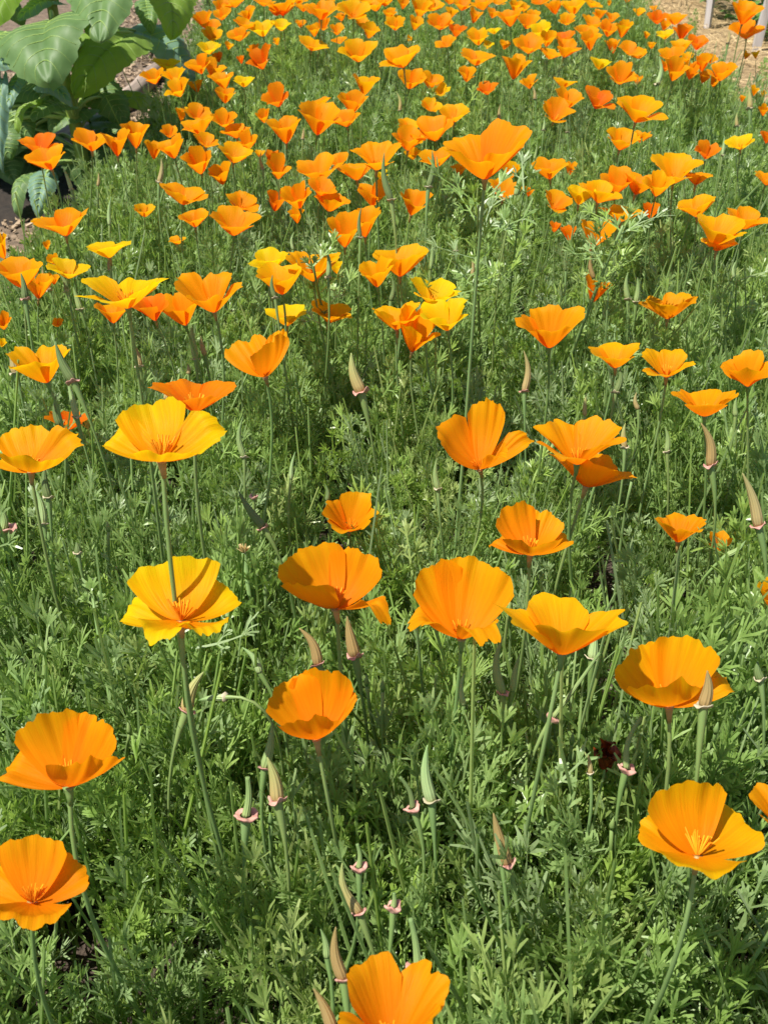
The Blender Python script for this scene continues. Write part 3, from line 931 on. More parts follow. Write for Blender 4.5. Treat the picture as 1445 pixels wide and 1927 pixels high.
# middle and far: x, base y, w, h, colour
FAR = """75 290 63 38 d;98 319 68 40 o;174 284 66 36 o;222 294 45 57 o;257 279 48 47 o;290 300 32 48 o;329 298 53 38 o;320 259 28 21 o;345 385 77 40 o;
312 132 44 21 y;293 158 37 27 o;333 154 38 23 g;340 182 41 31 g;373 174 27 23 o;341 228 22 30 g;372 224 41 25 o;378 254 58 34 o;423 239 39 30 o;446 260 46 25 o;
388 277 45 23 o;440 306 60 36 g;469 280 37 28 o;379 327 49 44 o;420 348 40 38 o;453 393 55 28 o;424 167 41 31 o;460 164 35 21 y;424 194 36 27 o;380 139 38 34 o;402 150 40 37 o;
413 117 20 16 d;394 102 40 21 y;400 77 33 22 g;388 54 33 28 o;401 57 30 16 o;417 21 31 16 o;418 38 29 19 o;467 40 29 24 o;459 57 37 20 o;452 77 35 20 o;430 94 14 23 g;
496 69 44 26 y;529 58 34 18 y;443 14 37 16 o;497 12 36 14 o;533 30 48 32 o;571 22 29 18 o;605 37 54 30 o;609 57 25 22 o;634 66 27 20 o;640 82 24 11 o;665 34 50 30 g;708 21 40 21 g;
693 72 30 24 g;734 35 24 17 o;744 57 32 22 g;757 17 20 17 o;675 116 58 35 g;586 95 51 23 g;495 130 40 38 d;455 120 14 22 d;523 85 12 18 g;592 69 24 20 g;759 127 66 36 g;
770 167 46 34 o;809 167 39 27 o;829 181 32 20 y;685 179 41 35 g;525 201 45 36 d;498 231 24 23 o;539 270 60 51 o;597 254 71 58 o;596 207 58 20 o;661 214 48 39 o;653 238 48 27 o;
515 318 24 60 d;524 337 42 40 o;489 296 20 15 g;602 343 76 46 o;640 312 37 22 o;672 339 60 35 o;708 320 92 60 o;564 392 54 45 o;603 368 50 30 o;619 398 62 36 o;560 420 28 34 g;
517 398 36 38 d;440 443 82 53 o;368 427 50 37 o;649 465 60 57 o;687 446 62 57 o;701 388 55 48 o;508 515 70 44 y;590 529 94 70 g;532 554 84 56 g;634 515 24 34 y;753 520 90 62 g;
710 540 62 52 g;717 340 20 20 y;773 405 55 48 o;767 283 60 39 o;820 265 75 42 o;823 314 60 34 o;778 300 26 20 g;864 330 28 20 o;869 310 28 22 o;945 376 56 44 o;962 335 32 30 g;967 294 16 16 y;
1034 337 62 42 o;1070 330 24 28 o;993 370 18 22 o;1040 394 50 37 o;1088 385 52 36 y;1124 382 68 38 g;1042 437 22 20 d;1070 453 26 38 d;1113 464 66 54 o;1166 417 73 28 g;1157 365 58 48 o;
1195 366 66 42 o;1233 369 50 42 g;1266 345 85 56 g;1308 348 50 26 o;1222 412 28 42 d;1310 408 65 43 g;1341 461 87 57 g;1347 472 65 30 g;1398 431 70 44 o;1440 348 50 22 o;1327 299 40 35 d;
1392 281 46 25 y;1440 270 26 32 d;1165 282 62 42 g;1204 269 34 25 o;1195 230 81 49 g;1065 205 49 35 o;1119 204 50 35 d;1041 228 57 32 o;1165 158 48 33 o;1126 131 35 22 y;1060 166 37 18 g;
1198 160 17 20 o;965 150 44 46 o;996 167 30 25 o;917 178 36 20 d;877 154 31 26 o;895 123 58 30 o;900 85 38 27 g;915 92 22 14 y;857 69 31 25 d;828 55 44 24 o;890 44 24 28 o;868 20 36 20 o;
909 19 36 20 o;960 50 43 32 o;990 54 36 24 o;984 22 18 12 g;967 22 22 22 g;1016 7 30 12 o;1045 27 30 25 o;1079 28 40 26 g;1111 14 34 15 g;1018 72 38 24 y;1027 88 28 26 g;994 100 48 29 o;
1060 108 45 32 o;1064 80 38 18 d;1032 111 38 19 g;930 64 26 12 y;948 93 20 15 g;1101 71 43 20 o;1110 95 30 30 o;1120 80 18 17 g;1112 58 38 26 o;1142 69 33 26 o;1168 71 28 28 g;1152 102 24 27 o;
1183 104 42 21 o;1202 110 27 14 g;1125 38 24 20 o;1236 45 31 22 d;1269 47 39 20 o;1247 57 22 18 o;1250 74 30 17 y;1280 76 30 30 d;1215 73 12 15 g;1309 94 38 23 d;1278 104 36 28 g;1262 119 44 30 o;
1264 152 40 37 o;1296 150 28 45 o;1319 135 28 36 o;1320 157 24 22 o;1354 152 43 33 o;1341 165 17 22 o;1395 46 52 36 o;1403 73 48 31 o;1401 112 13 15 g;1421 111 14 14 y;1417 180 16 22 g;
1433 183 10 17 g;1395 192 11 11 o;1435 218 17 22 o;750 53 22 20 g;788 34 34 30 g;815 20 33 18 g;779 57 26 25 g;770 80 10 20 g;841 88 34 16 o;809 208 36 18 g;853 230 54 28 g;765 245 36 16 g;
1180 5 16 9 o;1145 11 8 10 g;620 6 20 9 g;125 444 86 53 o;75 424 24 15 g;207 485 76 34 y;130 524 66 32 y;10 487 44 50 g;43 541 88 57 o;73 562 46 50 o;102 536 20 20 o;106 498 22 20 g;90 470 14 15 o;
273 408 40 22 g;336 460 30 16 g;8 620 30 42 o;5 653 16 24 y;109 615 20 15 o;560 8 34 14 o;690 8 36 14 g;845 8 30 12 o;935 8 30 12 g;1230 20 14 10 o;643 40 22 14 o;480 100 22 14 o;565 52 20 14 o;
1225 92 16 12 g;1290 118 24 18 g;1335 120 18 16 o;1250 134 22 20 o;520 30 30 18 o;548 14 26 14 g;585 26 24 16 o;650 16 26 14 o;680 52 28 18 g;725 12 26 14 o;800 10 28 14 o;848 34 24 18 g;925 34 24 16 o;1000 38 26 16 o;1066 47 28 18 g;1150 42 24 16 o;1200 30 22 14 g"""
FAR = [t.split() for t in FAR.replace('\n', '').split(';') if t.strip()]
FAR = [(float(a), float(b), float(c), float(d), e) for a, b, c, d, e in FAR]

LM = [(913, 290, 'the tallest poppy'), (230, 165, 'the timber edging'), (155, 260, 'the broad-leaved plant'), (1326, 30, 'the pale grey stake'),
      (1400, 50, 'the stacked right-edge poppies'), (514, 55, 'the bright yellow top pair'),
      (520, 290, 'the folded deep orange poppy'), (1266, 320, 'the widest upper-right poppy'),
      (234, 545, 'the wavy yellow-gold saucer'), (312, 120, 'the yellow poppy by the timber'),
      (207, 468, 'the left pair of yellow poppies'), (723, 340, 'the tall dark pod'), (1113, 530, 'the folded poppy by the thick stalk'),
      (675, 98, 'the lone golden top poppy'), (965, 127, 'the deep cup top poppy'), (1195, 205, 'the yellow-gold upper-right cup'),
      (440, 415, 'the heart-shaped poppy'), (590, 495, 'the leaf-crossed golden poppy'), (1343, 435, 'the ruffled golden pair'),
      (1028, 610, 'the clean cup-shaped poppy'), (98, 300, 'the leftmost overlapping pair')]
ORD = ['nearest', 'second', 'third', 'fourth', 'fifth', 'sixth', 'seventh', 'eighth', 'ninth', 'tenth', 'eleventh', 'twelfth', 'thirteenth', 'fourteenth']
DIRS = ['right of', 'above right of', 'above', 'above left of', 'left of', 'below left of', 'below', 'below right of']


def auto_labels(items, lms):
    """items: (x, y) -> phrase 'rank direction landmark' that is unique"""
    tab = []
    for li, (lx, ly, nm) in enumerate(lms):
        sect = {}
        for i, (x, y) in enumerate(items):
            dx, dy = x - lx, ly - y
            dist = math.hypot(dx, dy)
            if dist < 9: continue
            s = int(round(math.degrees(math.atan2(dy, dx)) / 45)) % 8
            sect.setdefault(s, []).append((dist, i))
        for s, l in sect.items():
            l.sort()
            for r, (dist, i) in enumerate(l[:14]):
                tab.append((r * 40 + dist, i, r, s, nm))
    tab.sort()
    out = {}
    for sc, i, r, s, nm in tab:
        if i not in out:
            out[i] = ORD[r] + ' ' + DIRS[s] + ' ' + nm
    return out


CW = {'a': 'yellow-gold', 'o': 'orange', 'd': 'deep orange', 'g': 'golden', 'y': 'yellow'}
nearpos = [(t[0], t[1] - t[3] / 2) for t in NEAR]
farpos = [(t[0], t[1] - t[3] / 2) for t in FAR]
al = auto_labels(farpos + nearpos, LM)
SPECIAL = {}
for i, (x, b, w_, h_, c) in enumerate(FAR):
    form = 'upright' if h_ / w_ > .95 else ('cupped' if h_ / w_ > .68 else ('flat open' if h_ / w_ < .5 else 'open'))
    size = 'small ' if w_ < 30 else ('large ' if w_ > 72 else '')
    ph = al.get(i, 'in the dense bloom along the top edge')
    FAR[i] = (x, b, w_, h_, c, f"{size}{CW[c]} {form} poppy, {ph}")

for (x, b, w_, h_, c, opt, lb, lm) in NEAR:
    poppy(x, b, w_, h_, c, label=lb, group='open poppies in the bed', **opt)
for (x, b, w_, h_, c, lb) in FAR:
    o = {}
    if w_ == 24 and h_ == 60: o = dict(hr=2.6)
    poppy(x, b, w_, h_, c, label=lb, group='open poppies in the bed', **o)

# ------------------------------------------------------------------ seed pods
def seed_pod(xb, yb, xt, yt, kind, collar=1, wpx=None, label=None, zf=None, thin=False, foot=None):
    rnd = random.Random(int(xb * 13 + yb * 7))
    z0 = .27 if zf is None else zf
    P = at_z(xb, yb, z0)
    zc = depth_of(P)
    T = at_y(xt, yt, P.y)
    Ln = (T - P).length
    T = at_y(xt, yt, P.y + Ln * .3)
    Ln = (T - P).length
    if Ln > .075:
        s = .075 / Ln
        P = at_depth(xb, yb, zc * s); T = at_y(xt, yt, P.y + .07 * .28); zc = zc * s; Ln = (T - P).length
    if wpx is None: wpx = 27 * (.62 / zc) if collar else 20 * (.62 / zc)
    r = wpx * zc / FPX / 2 * .9
    root = empty('seed_pod', (P.x, P.y, 0))
    loc = Vector((P.x, P.y, 0)); Pl = P - loc; Tl = T - loc
    ax = (Tl - Pl).normalized()
    side = Vector((1, 0, 0)) - ax * ax.x
    side.normalize()
    bow = rnd.uniform(-.13, .13) * Ln
    mb = MB()
    n = 16
    pts_, rad = [], []
    for i in range(n + 1):
        t = i / n
        pts_.append(Pl.lerp(Tl, t) + side * bow * math.sin(t * math.pi))
        if thin:
            rr = r * (.42 - .2 * t)
        else:
            rr = r * .74 * (min(1, .72 + t * 2.2) if t < .14 else 1) * (1 - t) ** .62 * (1 + .75 * t * (1 - t))
        rad.append(max(rr, r * .06))
    V = []; F = []; UV = []
    q = 20
    tube = MB(); tube.tube(pts_, rad, q)
    tube.build('capsule', POD[kind], root)
    if collar:
        cm = MB()
        f = 1.0 if not thin else 1.15
        ring = [(-.0016, .45 * f), (-.0009, .74 * f), (-.0002, .98 * f), (.0003, 1.02 * f), (.0005, .94 * f), (.0003, .7 * f), (.0002, .5 * f)]
        nseg = 24
        jz = [rnd.uniform(0, 6.28) for _ in range(4)]
        amp_ = rnd.uniform(.0004, .0013) * (r / .004)
        ax2 = (ax + Vector((0, -.1 if thin else .22, 0))).normalized(); a1 = (side - ax2 * side.dot(ax2)).normalized(); a2 = ax2.cross(a1).normalized()
        V = []; F = []
        for (h, rr) in ring:
            for k in range(nseg):
                th = 2 * math.pi * k / nseg
                wv = 1 + ((.08 * math.sin(3 * th + jz[0]) + .06 * math.sin(5 * th + jz[1]) + .05 * math.sin(9 * th + jz[2])) if rr > .8 else 0)
                V.append(Pl + ax * (h * (1 if not thin else 2) + (amp_ * math.sin(2 * th + jz[3]) + amp_ * .6 * math.sin(5 * th + jz[1])) * (rr > .8)) + (a1 * math.cos(th) + a2 * math.sin(th)) * (rr * r * wv))
        for j in range(len(ring) - 1):
            for k in range(nseg):
                F.append((j * nseg + k, j * nseg + (k + 1) % nseg, (j + 1) * nseg + (k + 1) % nseg, (j + 1) * nseg + k))
        cm.add(V, F)
        cm.build('collar', M_PINK if collar == 1 else M_PALE, root)
    # stem with swollen top
    sm = MB()
    if foot is not None:
        G = at_z(foot[0], foot[1], .12); k = P.z / max(.03, P.z - .12); G = P + (G - P) * k; Gl = G - loc; Gl.z = 0
    else:
        Gl = Vector((rnd.uniform(-.03, .03) - ax.x * .02, rnd.uniform(-.02, .03), 0))
    sp = smoothpts(Pl, Pl - ax * Pl.z * .28, Gl + Vector((0, 0, Pl.z * .35)), Gl, 14)
    rs = .0012
    rr = [max(r * .55, rs), max(r * .38, rs)] + [rs * 1.05] * (len(sp) - 2)
    sp.insert(1, sp[0].lerp(sp[1], .35)); rr.insert(1, max(r * .5, rs))
    sm.tube(sp, rr, 7, False)
    sm.build('stem', M_STEM, root)
    tag(root, label, 'seed pod', 'seed pods standing among the poppies')
    return root


PODS = [
 (352, 1338, 384, 1264, 'm', 1, 38, 'large curved tan pod with a wide pink collar, lower left of centre', {}),
 (424, 1312, 374, 1318, 'p', 2, 20, 'pale green pod lying sideways just right of the large curved tan pod', {}),
 (598, 1250, 563, 1182, 'b', 1, 32, 'pointed brown pod with a pink collar above the lone poppy below centre', {}),
 (668, 1235, 653, 1160, 'b', 1, 36, 'brown pod with a ragged dried collar, just right of the pointed brown one', {}),
 (946, 1305, 946, 1198, 'g', 1, 27, 'tall slim green pod below the saucer-shaped poppy on its left', {}),
 (964, 1300, 978, 1230, 'g', 0, 20, 'short green pod tucked behind the tall slim green one', {}),
 (872, 1327, 874, 1266, 'p', 0, 20, 'collarless green pod left of the tall slim green pod', {}),
 (489, 1266, 456, 1218, 'p', 0, 22, 'pale green bent pod low in leaves right of the ruffled yellow-gold poppy', {}),
 (1114, 1238, 1120, 1188, 'p', 2, 30, 'fat green pod just under the right rim of the saucer-shaped poppy', {}),
 (1040, 1350, 1128, 1228, 'g', 1, 26, 'young thread-like green pod slanting right from a small pink cup', dict(thin=True)),
 (1178, 1446, 1206, 1350, 'g', 1, 33, 'young slender green pod rising from a pink cup at the lower right', dict(thin=True)),
 (1323, 1328, 1330, 1262, 'b', 2, 37, 'grey-brown pod with a cream collar in front of the golden poppy', dict(zf=.385)),
 (1430, 1278, 1425, 1244, 'k', 2, 26, 'small grey-green pod near the right edge beside feathery leaves', {}),
 (522, 1506, 503, 1425, 'm', 1, 40, 'front greenish brown pod of two with pink collars, below the centre left', dict(zf=.3)),
 (498, 1445, 512, 1360, 'g', 1, 30, 'green pod standing behind the greenish brown one with a pink collar', {}),
 (463, 1535, 466, 1462, 'g', 1, 44, 'open pink ruffled cup with a thin green pod, lower left of centre', dict(thin=True)),
 (675, 1632, 672, 1588, 'g', 1, 30, 'small pink cup with a short thin pod, lower centre above a leaning pod', dict(thin=True)),
 (676, 1717, 644, 1624, 'm', 1, 33, 'leaning yellow-green pod with a pink collar at the lower centre', {}),
 (740, 1706, 741, 1680, 'g', 1, 31, 'pink curled cup on a thick stem right of the leaning yellow-green pod', dict(thin=True)),
 (776, 1520, 752, 1462, 'k', 1, 30, 'torn pink cup with a drooping green pod left of the fat pale pod', dict(thin=True)),
 (812, 1507, 804, 1402, 'p', 2, 36, 'fattest pale green pod with fine ribs at the lower centre', {}),
 (954, 1626, 928, 1530, 'b', 1, 39, 'brown pod with a salmon collar, right of the fattest pale green pod', {}),
 (944, 1628, 936, 1570, 'g', 0, 22, 'smooth green pod directly behind the brown pod with the salmon collar', {}),
 (646, 1842, 632, 1744, 'b', 1, 36, 'brown pod with a pink collar touching the bottom-edge poppy', dict(zf=.32)),
 (615, 1802, 603, 1748, 'g', 0, 22, 'small green pod left of the brown pod above the bottom-edge poppy', {}),
 (786, 1826, 772, 1728, 'g', 1, 46, 'large pink ruffled cup with a slim pod behind the bottom-edge poppy', dict(thin=True)),
 (625, 1935, 590, 1860, 'b', 0, 36, 'tan pod rising from the bottom edge left of the cut-off poppy', dict(zf=.34)),
 (1110, 1455, 1106, 1420, 't', 2, 16, 'small tan pod behind a stem, beside the withered dark flower', {}),
 (680, 738, 661, 664, 'm', 1, 34, 'green and brown pod with a bright pink collar on a long curved stem', dict(zf=.33)),
 (496, 993, 449, 924, 'k', 1, 26, 'leaning dark green pod with a half pink collar, left of the low middle poppy', {}),
 (460, 860, 458, 784, 'g', 2, 18, 'slender green pod midway between the yellow-gold poppy and the centre', {}),
 (478, 934, 478, 922, 'g', 1, 16, 'tiny pink cup under the slender green pod left of centre', dict(thin=True)),
 (8, 994, 4, 960, 'g', 1, 42, 'pink cup cut by the left edge below the golden left-edge poppy', dict(thin=True)),
 (92, 936, 86, 876, 'k', 2, 24, 'grey-green pod directly under the golden left-edge poppy', {}),
 (82, 986, 68, 920, 'p', 2, 24, 'pale green pod beneath the grey-green one at the left', {}),
 (139, 718, 105, 644, 'k', 1, 28, 'dark leaning pod in front of the gold-rimmed left poppy', dict(zf=.36)),
 (145, 785, 128, 714, 'p', 2, 20, 'green pod close behind the dark leaning pod at the left', {}),
 (113, 800, 106, 744, 'k', 0, 20, 'dark green stout pod between the two golden left-edge poppies', {}),
 (30, 702, 18, 662, 't', 2, 24, 'tan pod at the left edge behind the gold-rimmed poppy', {}),
 (147, 1041, 144, 1020, 'k', 2, 20, 'stub of a dark pod low in the leaves at the left', {}),
 (369, 676, 360, 608, 'g', 2, 20, 'long green pod under the gold-rimmed poppy at upper left', {}),
 (386, 668, 378, 632, 't', 0, 16, 'tan pod just right of the long green pod', {}),
 (262, 690, 253, 650, 't', 2, 20, 'tan pod beside the stem of the wavy saucer poppy', {}),
 (355, 704, 354, 684, 't', 0, 12, 'small tan pod tip above the deep orange flat poppy', {}),
 (312, 752, 326, 708, 'm', 0, 18, 'olive pod standing in front of the deep orange flat poppy', {}),
 (48, 563, 40, 514, 'k', 1, 20, 'dark pod with a pink collar in front of the orange poppies at the left edge', dict(zf=.35)),
 (94, 546, 80, 502, 't', 2, 14, 'brown pod right of the dark pink-collared one at the left edge', {}),
 (152, 582, 138, 540, 'g', 2, 18, 'green leaning pod left of the wavy saucer poppy', {}),
 (126, 548, 114, 518, 'k', 2, 16, 'grey-green pod under the lower yellow poppy at left', {}),
 (208, 508, 205, 488, 'b', 2, 12, 'dark pod directly under the upper yellow poppy at left', {}),
 (207, 424, 210, 370, 'p', 0, 12, 'pale pointed pod among leaves right of the orange poppy at upper left', {}),
 (300, 343, 304, 298, 't', 2, 15, 'tan bulbous pod near the edge of the bed at upper left', dict(zf=.34)),
 (135, 357, 118, 314, 'p', 2, 12, 'slim pod in front of the broad-leaved plant', {}),
 (185, 350, 186, 324, 't', 0, 9, 'small tan pod at the bed edge beside the broad-leaved plant', {}),
 (736, 376, 723, 288, 'k', 2, 20, 'tall dark green pod with a white collar, upper centre', dict(zf=.42)),
 (806, 352, 813, 284, 'k', 2, 18, 'stout dark green pod left of the tallest poppy', dict(zf=.42)),
 (970, 368, 990, 304, 'g', 0, 17, 'green pod leaning right beside the tallest poppy stem', dict(zf=.42)),
 (678, 447, 680, 390, 'k', 2, 12, 'dark pod in front of the pair of orange poppies at upper centre', dict(zf=.38)),
 (617, 522, 612, 464, 'g', 2, 15, 'green pod in front of the leaf-crossed golden poppy', dict(zf=.36)),
 (518, 560, 513, 518, 'k', 2, 14, 'dark pod in front of the golden poppies left of centre', dict(zf=.35)),
 (809, 508, 813, 452, 'g', 0, 14, 'green pod in leaves below and left of the tallest poppy', {}),
 (858, 472, 857, 440, 'p', 2, 11, 'pale pod between leaves left of the tallest poppy stem', {}),
 (888, 518, 887, 482, 't', 2, 11, 'tan pod beside the stem of the tallest poppy', {}),
 (735, 566, 737, 520, 'k', 0, 15, 'dark pod standing over the central yellow cluster', {}),
 (986, 736, 985, 660, 't', 1, 21, 'tan pod with a long beak left of the clean cup-shaped poppy stem', {}),
 (1158, 738, 1166, 692, 'k', 2, 20, 'dark green pod under the golden poppy with leaf tips', {}),
 (1200, 770, 1197, 738, 't', 0, 14, 'tan pod under the shallow golden bowl poppy', {}),
 (1175, 842, 1176, 796, 'm', 2, 18, 'olive pod right of the two overlapping poppies', {}),
 (1254, 850, 1250, 802, 'g', 2, 16, 'bluish green pod below the ruffled poppy at right', {}),
 (1336, 876, 1318, 796, 'b', 1, 30, 'brown pod with a pink collar directly below the ruffled poppy at right', dict(zf=.33)),
 (1426, 990, 1396, 890, 't', 1, 32, 'long tan pod with a bright pink collar near the right edge', dict(zf=.33)),
 (1383, 783, 1385, 748, 'g', 0, 15, 'small green pod below the star-like right-edge poppy', {}),
 (1366, 1045, 1402, 1017, 'g', 0, 18, 'plump green bud pointing right on a hooked stem at middle right', dict(zf=.25)),
 (1100, 782, 1103, 740, 'm', 0, 13, 'olive pod rising behind the two overlapping poppies', {}),
 (824, 920, 822, 862, 'g', 2, 18, 'green pod below the sideways poppy', {}),
 (548, 902, 556, 850, 'p', 0, 13, 'thin pale green pod in leaves left of centre', {}),
 (615, 942, 612, 912, 'k', 0, 14, 'dark green pod touching the low middle poppy', {}),
 (1236, 158, 1239, 106, 'p', 2, 14, 'tall pale pod left of the upper-right orange clump', dict(zf=.34)),
 (1368, 82, 1371, 58, 't', 2, 10, 'tan pod against the straw beside the stacked poppies', dict(zf=.34)),
 (1410, 204, 1408, 166, 'm', 2, 16, 'olive pod at the right edge over the straw', dict(zf=.3)),
 (1386, 237, 1386, 212, 'm', 2, 10, 'small olive pod below the olive one at the right edge', {}),
 (1358, 292, 1362, 255, 'p', 2, 10, 'bulb-shaped pale pod beside the yellow poppy at upper right', {}),
 (940, 232, 941, 196, 't', 2, 11, 'tan pod just behind the tallest poppy', {}),
 (1006, 186, 1002, 162, 't', 2, 9, 'pinkish tan pod right of the deep cup poppy near the top', {}),
 (964, 248, 958, 212, 'p', 0, 8, 'slim pale pod behind the right rim of the tallest poppy', {}),
 (1022, 245, 1023, 222, 'p', 2, 8, 'pale pod in front of the flat orange poppy at upper centre right', {}),
 (1067, 249, 1065, 224, 'k', 2, 9, 'dark pod right of the flat orange poppy at upper centre right', {}),
 (752, 208, 745, 172, 'm', 2, 10, 'olive pod left of the small golden poppies at the upper centre', {}),
 (748, 36, 745, 14, 'p', 0, 7, 'pale pod at the top edge near the golden poppies', {}),
 (800, 36, 796, 12, 'p', 0, 8, 'pale beak-like pod at the top edge right of the golden poppies', {}),
 (1181, 563, 1181, 512, 'g', 2, 16, 'left one of two green pods left of the split poppy', {}),
 (1196, 568, 1199, 522, 'g', 2, 16, 'right one of two green pods left of the split poppy', {}),
 (1380, 522, 1385, 490, 'p', 0, 9, 'pale pod beneath the ruffled golden pair at right', {}),
 (1064, 510, 1066, 470, 'k', 0, 10, 'dark thin pod left of the thick stalk', {}),
 (1117, 524, 1112, 470, 'b', 0, 14, 'dark olive pod in front of the folded poppy by the thick stalk', {}),
 (570, 262, 572, 240, 't', 2, 9, 'tan pod between the cupped orange poppies at upper left of centre', {}),
 (441, 298, 436, 262, 'm', 2, 9, 'olive pod among orange poppies at upper left', {}),
 (495, 318, 492, 286, 'm', 2, 9, 'olive pod left of the folded deep orange poppy', {}),
 (1005, 300, 1010, 268, 'g', 0, 8, 'slim green pod right of the tallest poppy rim', {}),
 (552, 470, 554, 436, 'p', 0, 9, 'pale slim pod above the golden poppies left of centre', {}),
]
for (a, b, c, d, k, col, wp, lb, o) in PODS:
    seed_pod(a, b, c, d, k, col, wp, lb, **o)

# ------------------------------------------------------------------ leafy stalks standing above the carpet
def leaf_obj(parent, p, d, side, ln, wd):
    mb = MB(); leaf(mb, p, d, side, ln, wd)
    return mesh_obj('leaf', mb.V, mb.F, M_FOL, parent, False)


def leafy_stalk(top, bot, zt, n, thick, label, spread=(.045, .075), tfrom=.55, zb=.12):
    T = at_z(top[0], top[1], zt); B = at_z(bot[0], bot[1], zb)
    B = T + (B - T) * (T.z / max(.02, T.z - B.z)); B.z = 0
    root = empty('leafy_stalk', (B.x, B.y, 0))
    Tl = T - Vector((B.x, B.y, 0)); Bl = Vector((0, 0, 0))
    mid = Tl.lerp(Bl, .5) + Vector((.012, 0, .0))
    mb = MB()
    sp = smoothpts(Bl, Bl.lerp(Tl, .35) + Vector((.01, 0, .0)), Bl.lerp(Tl, .7) + Vector((-.006, 0, 0)), Tl, 12)
    mb.tube(sp, [thick * (1 - .45 * i / 12) for i in range(13)], 7)
    mb.build('stem', M_STEM, root)
    for k in range(n):
        t = tfrom + (1 - tfrom) * k / max(1, n - 1)
        j = min(11, int(t * 12)); p = sp[j].lerp(sp[j + 1], t * 12 - j)
        az = k * 2.4 + random.uniform(-.4, .4); el = math.radians(random.uniform(10, 60))
        d = Vector((math.cos(az) * math.cos(el), math.sin(az) * math.cos(el), math.sin(el)))
        leaf_obj(root, p, d, perp(d, random.uniform(-.5, .5)), random.uniform(*spread), random.uniform(.0022, .0028))
    tag(root, label, 'plant stalk', 'leafy stalks above the foliage')


leafy_stalk((900, 385), (900, 700), .46, 18, .0022, 'leafy green stalk rising beside the long stem of the tallest poppy', (.06, .09))
leafy_stalk((985, 365), (945, 640), .45, 12, .002, 'leaf spray to the right of the tallest poppy stem', (.05, .08))
leafy_stalk((1172, 425), (1035, 760), .41, 16, .0034, 'thick pale green stalk leaning right with a feathery leaf spray at upper right', (.05, .085), .72)
leafy_stalk((590, 500), (640, 720), .38, 9, .0026, 'leaning stalk whose leaves cross the golden poppies left of centre', (.05, .08), .6)
leafy_stalk((835, 560), (820, 700), .34, 9, .002, 'leafy stalk in front of the central yellow cluster', (.05, .075))
leafy_stalk((1160, 640), (1150, 800), .27, 8, .0018, 'low leaf spray in front of the golden poppy at right', (.04, .065))
leafy_stalk((360, 1220), (260, 1400), .24, 9, .0018, 'dark leaf spray behind the large curved tan pod', (.05, .075))
leafy_stalk((1385, 530), (1385, 700), .28, 9, .002, 'leaf spray at the right edge below the ruffled golden pair', (.05, .08))
leafy_stalk((175, 1120), (240, 1500), .26, 8, .0022, 'long forked stalk with sparse grey leaves at the left', (.04, .06), .5)
leafy_stalk((1020, 1500), (1035, 1800), .24, 9, .0022, 'leafy stalk beside tall bare stems at the lower right', (.045, .07), .5)

# bare flowerless stems in the foreground
def bare_stem(top, bot, zt, label, r=.0019):
    T = at_z(top[0], top[1], zt); B = at_z(bot[0], bot[1], .08)
    B = T + (B - T) * (T.z / max(.02, T.z - B.z)); B.z = 0
    m = MB()
    Tl = T - Vector((B.x, B.y, 0))
    sp = smoothpts(Vector((0, 0, 0)), Tl * .33 + Vector((.008, 0, 0)), Tl * .66 - Vector((.006, 0, 0)), Tl, 12)
    m.tube(sp, [r * (1.15 - .4 * i / 12) for i in range(13)], 8)
    # small bud tip
    m.tube([Tl, Tl + Vector((0, 0, .004)), Tl + Vector((0, 0, .012))], [r * .9, r * 1.3, r * .2], 6)
    o = m.build('bare_stem', M_STEM); o.location = (B.x, B.y, 0)
    tag(o, label, 'stem', 'bare stems in the foreground')


for (t, b, z, lb) in [((1188, 905), (1150, 1140), .25, 'bare stem right of the two overlapping poppies'),
                      ((1130, 880), (1060, 1130), .25, 'slanting bare stem below the two overlapping poppies'),
                      ((720, 1300), (735, 1640), .25, 'thick bare stem at the lower centre above the pink curled cup'),
                      ((650, 1370), (700, 1660), .24, 'bare stem left of the thick one at the lower centre'),
                      ((620, 1420), (655, 1650), .22, 'short bare stem below the lone poppy'),
                      ((500, 1120), (520, 1290), .24, 'bare stem left of the pointed brown pod'),
                      ((475, 1050), (490, 1260), .24, 'bare stem below the dried straw-coloured flower head'),
                      ((1250, 1290), (1230, 1480), .24, 'bare stem behind the golden poppy at right'),
                      ((1400, 1230), (1380, 1420), .26, 'forked bare stem near the right edge'),
                      ((245, 1380), (235, 1500), .22, 'short bare stem right of the flung-petal poppy'),
                      ((95, 1020), (135, 1290), .26, 'bare stem descending below the pale green pod at left'),
                      ((820, 1030), (820, 1200), .22, 'bare stem left of the deep-cupped centre poppy'),
                      ((960, 1130), (935, 1400), .26, 'bare stem right of the deep-cupped centre poppy'),
                      ((540, 1560), (590, 1850), .2, 'bare stem at the bottom left of centre'),
                      ((880, 1600), (900, 1850), .2, 'bare stem at the bottom centre right'),
                      ((1150, 1560), (1160, 1800), .22, 'bare stem left of the lower-right wide poppy'),
                      ((1035, 1360), (1028, 1620), .25, 'bare stem just left of the stem under the saucer-shaped poppy'),
                      ((1075, 1400), (1072, 1600), .23, 'bare stem just right of the stem under the saucer-shaped poppy'),
                      ((690, 1290), (745, 1560), .25, 'bare stem at the lower centre crossing behind the thick one'),
                      ((510, 1550), (525, 1760), .22, 'bare stem directly beneath the front greenish brown pod'),
                      ((1345, 1380), (1340, 1500), .24, 'bare stem above the lower-right wide poppy'),
                      ((205, 1000), (215, 1240), .26, 'bare stem left of the ruffled yellow-gold poppy'),
                      ((285, 930), (275, 1110), .27, 'bare stem under the largest yellow-gold poppy beside its own stem')]:
    bare_stem(t, b, z, lb)

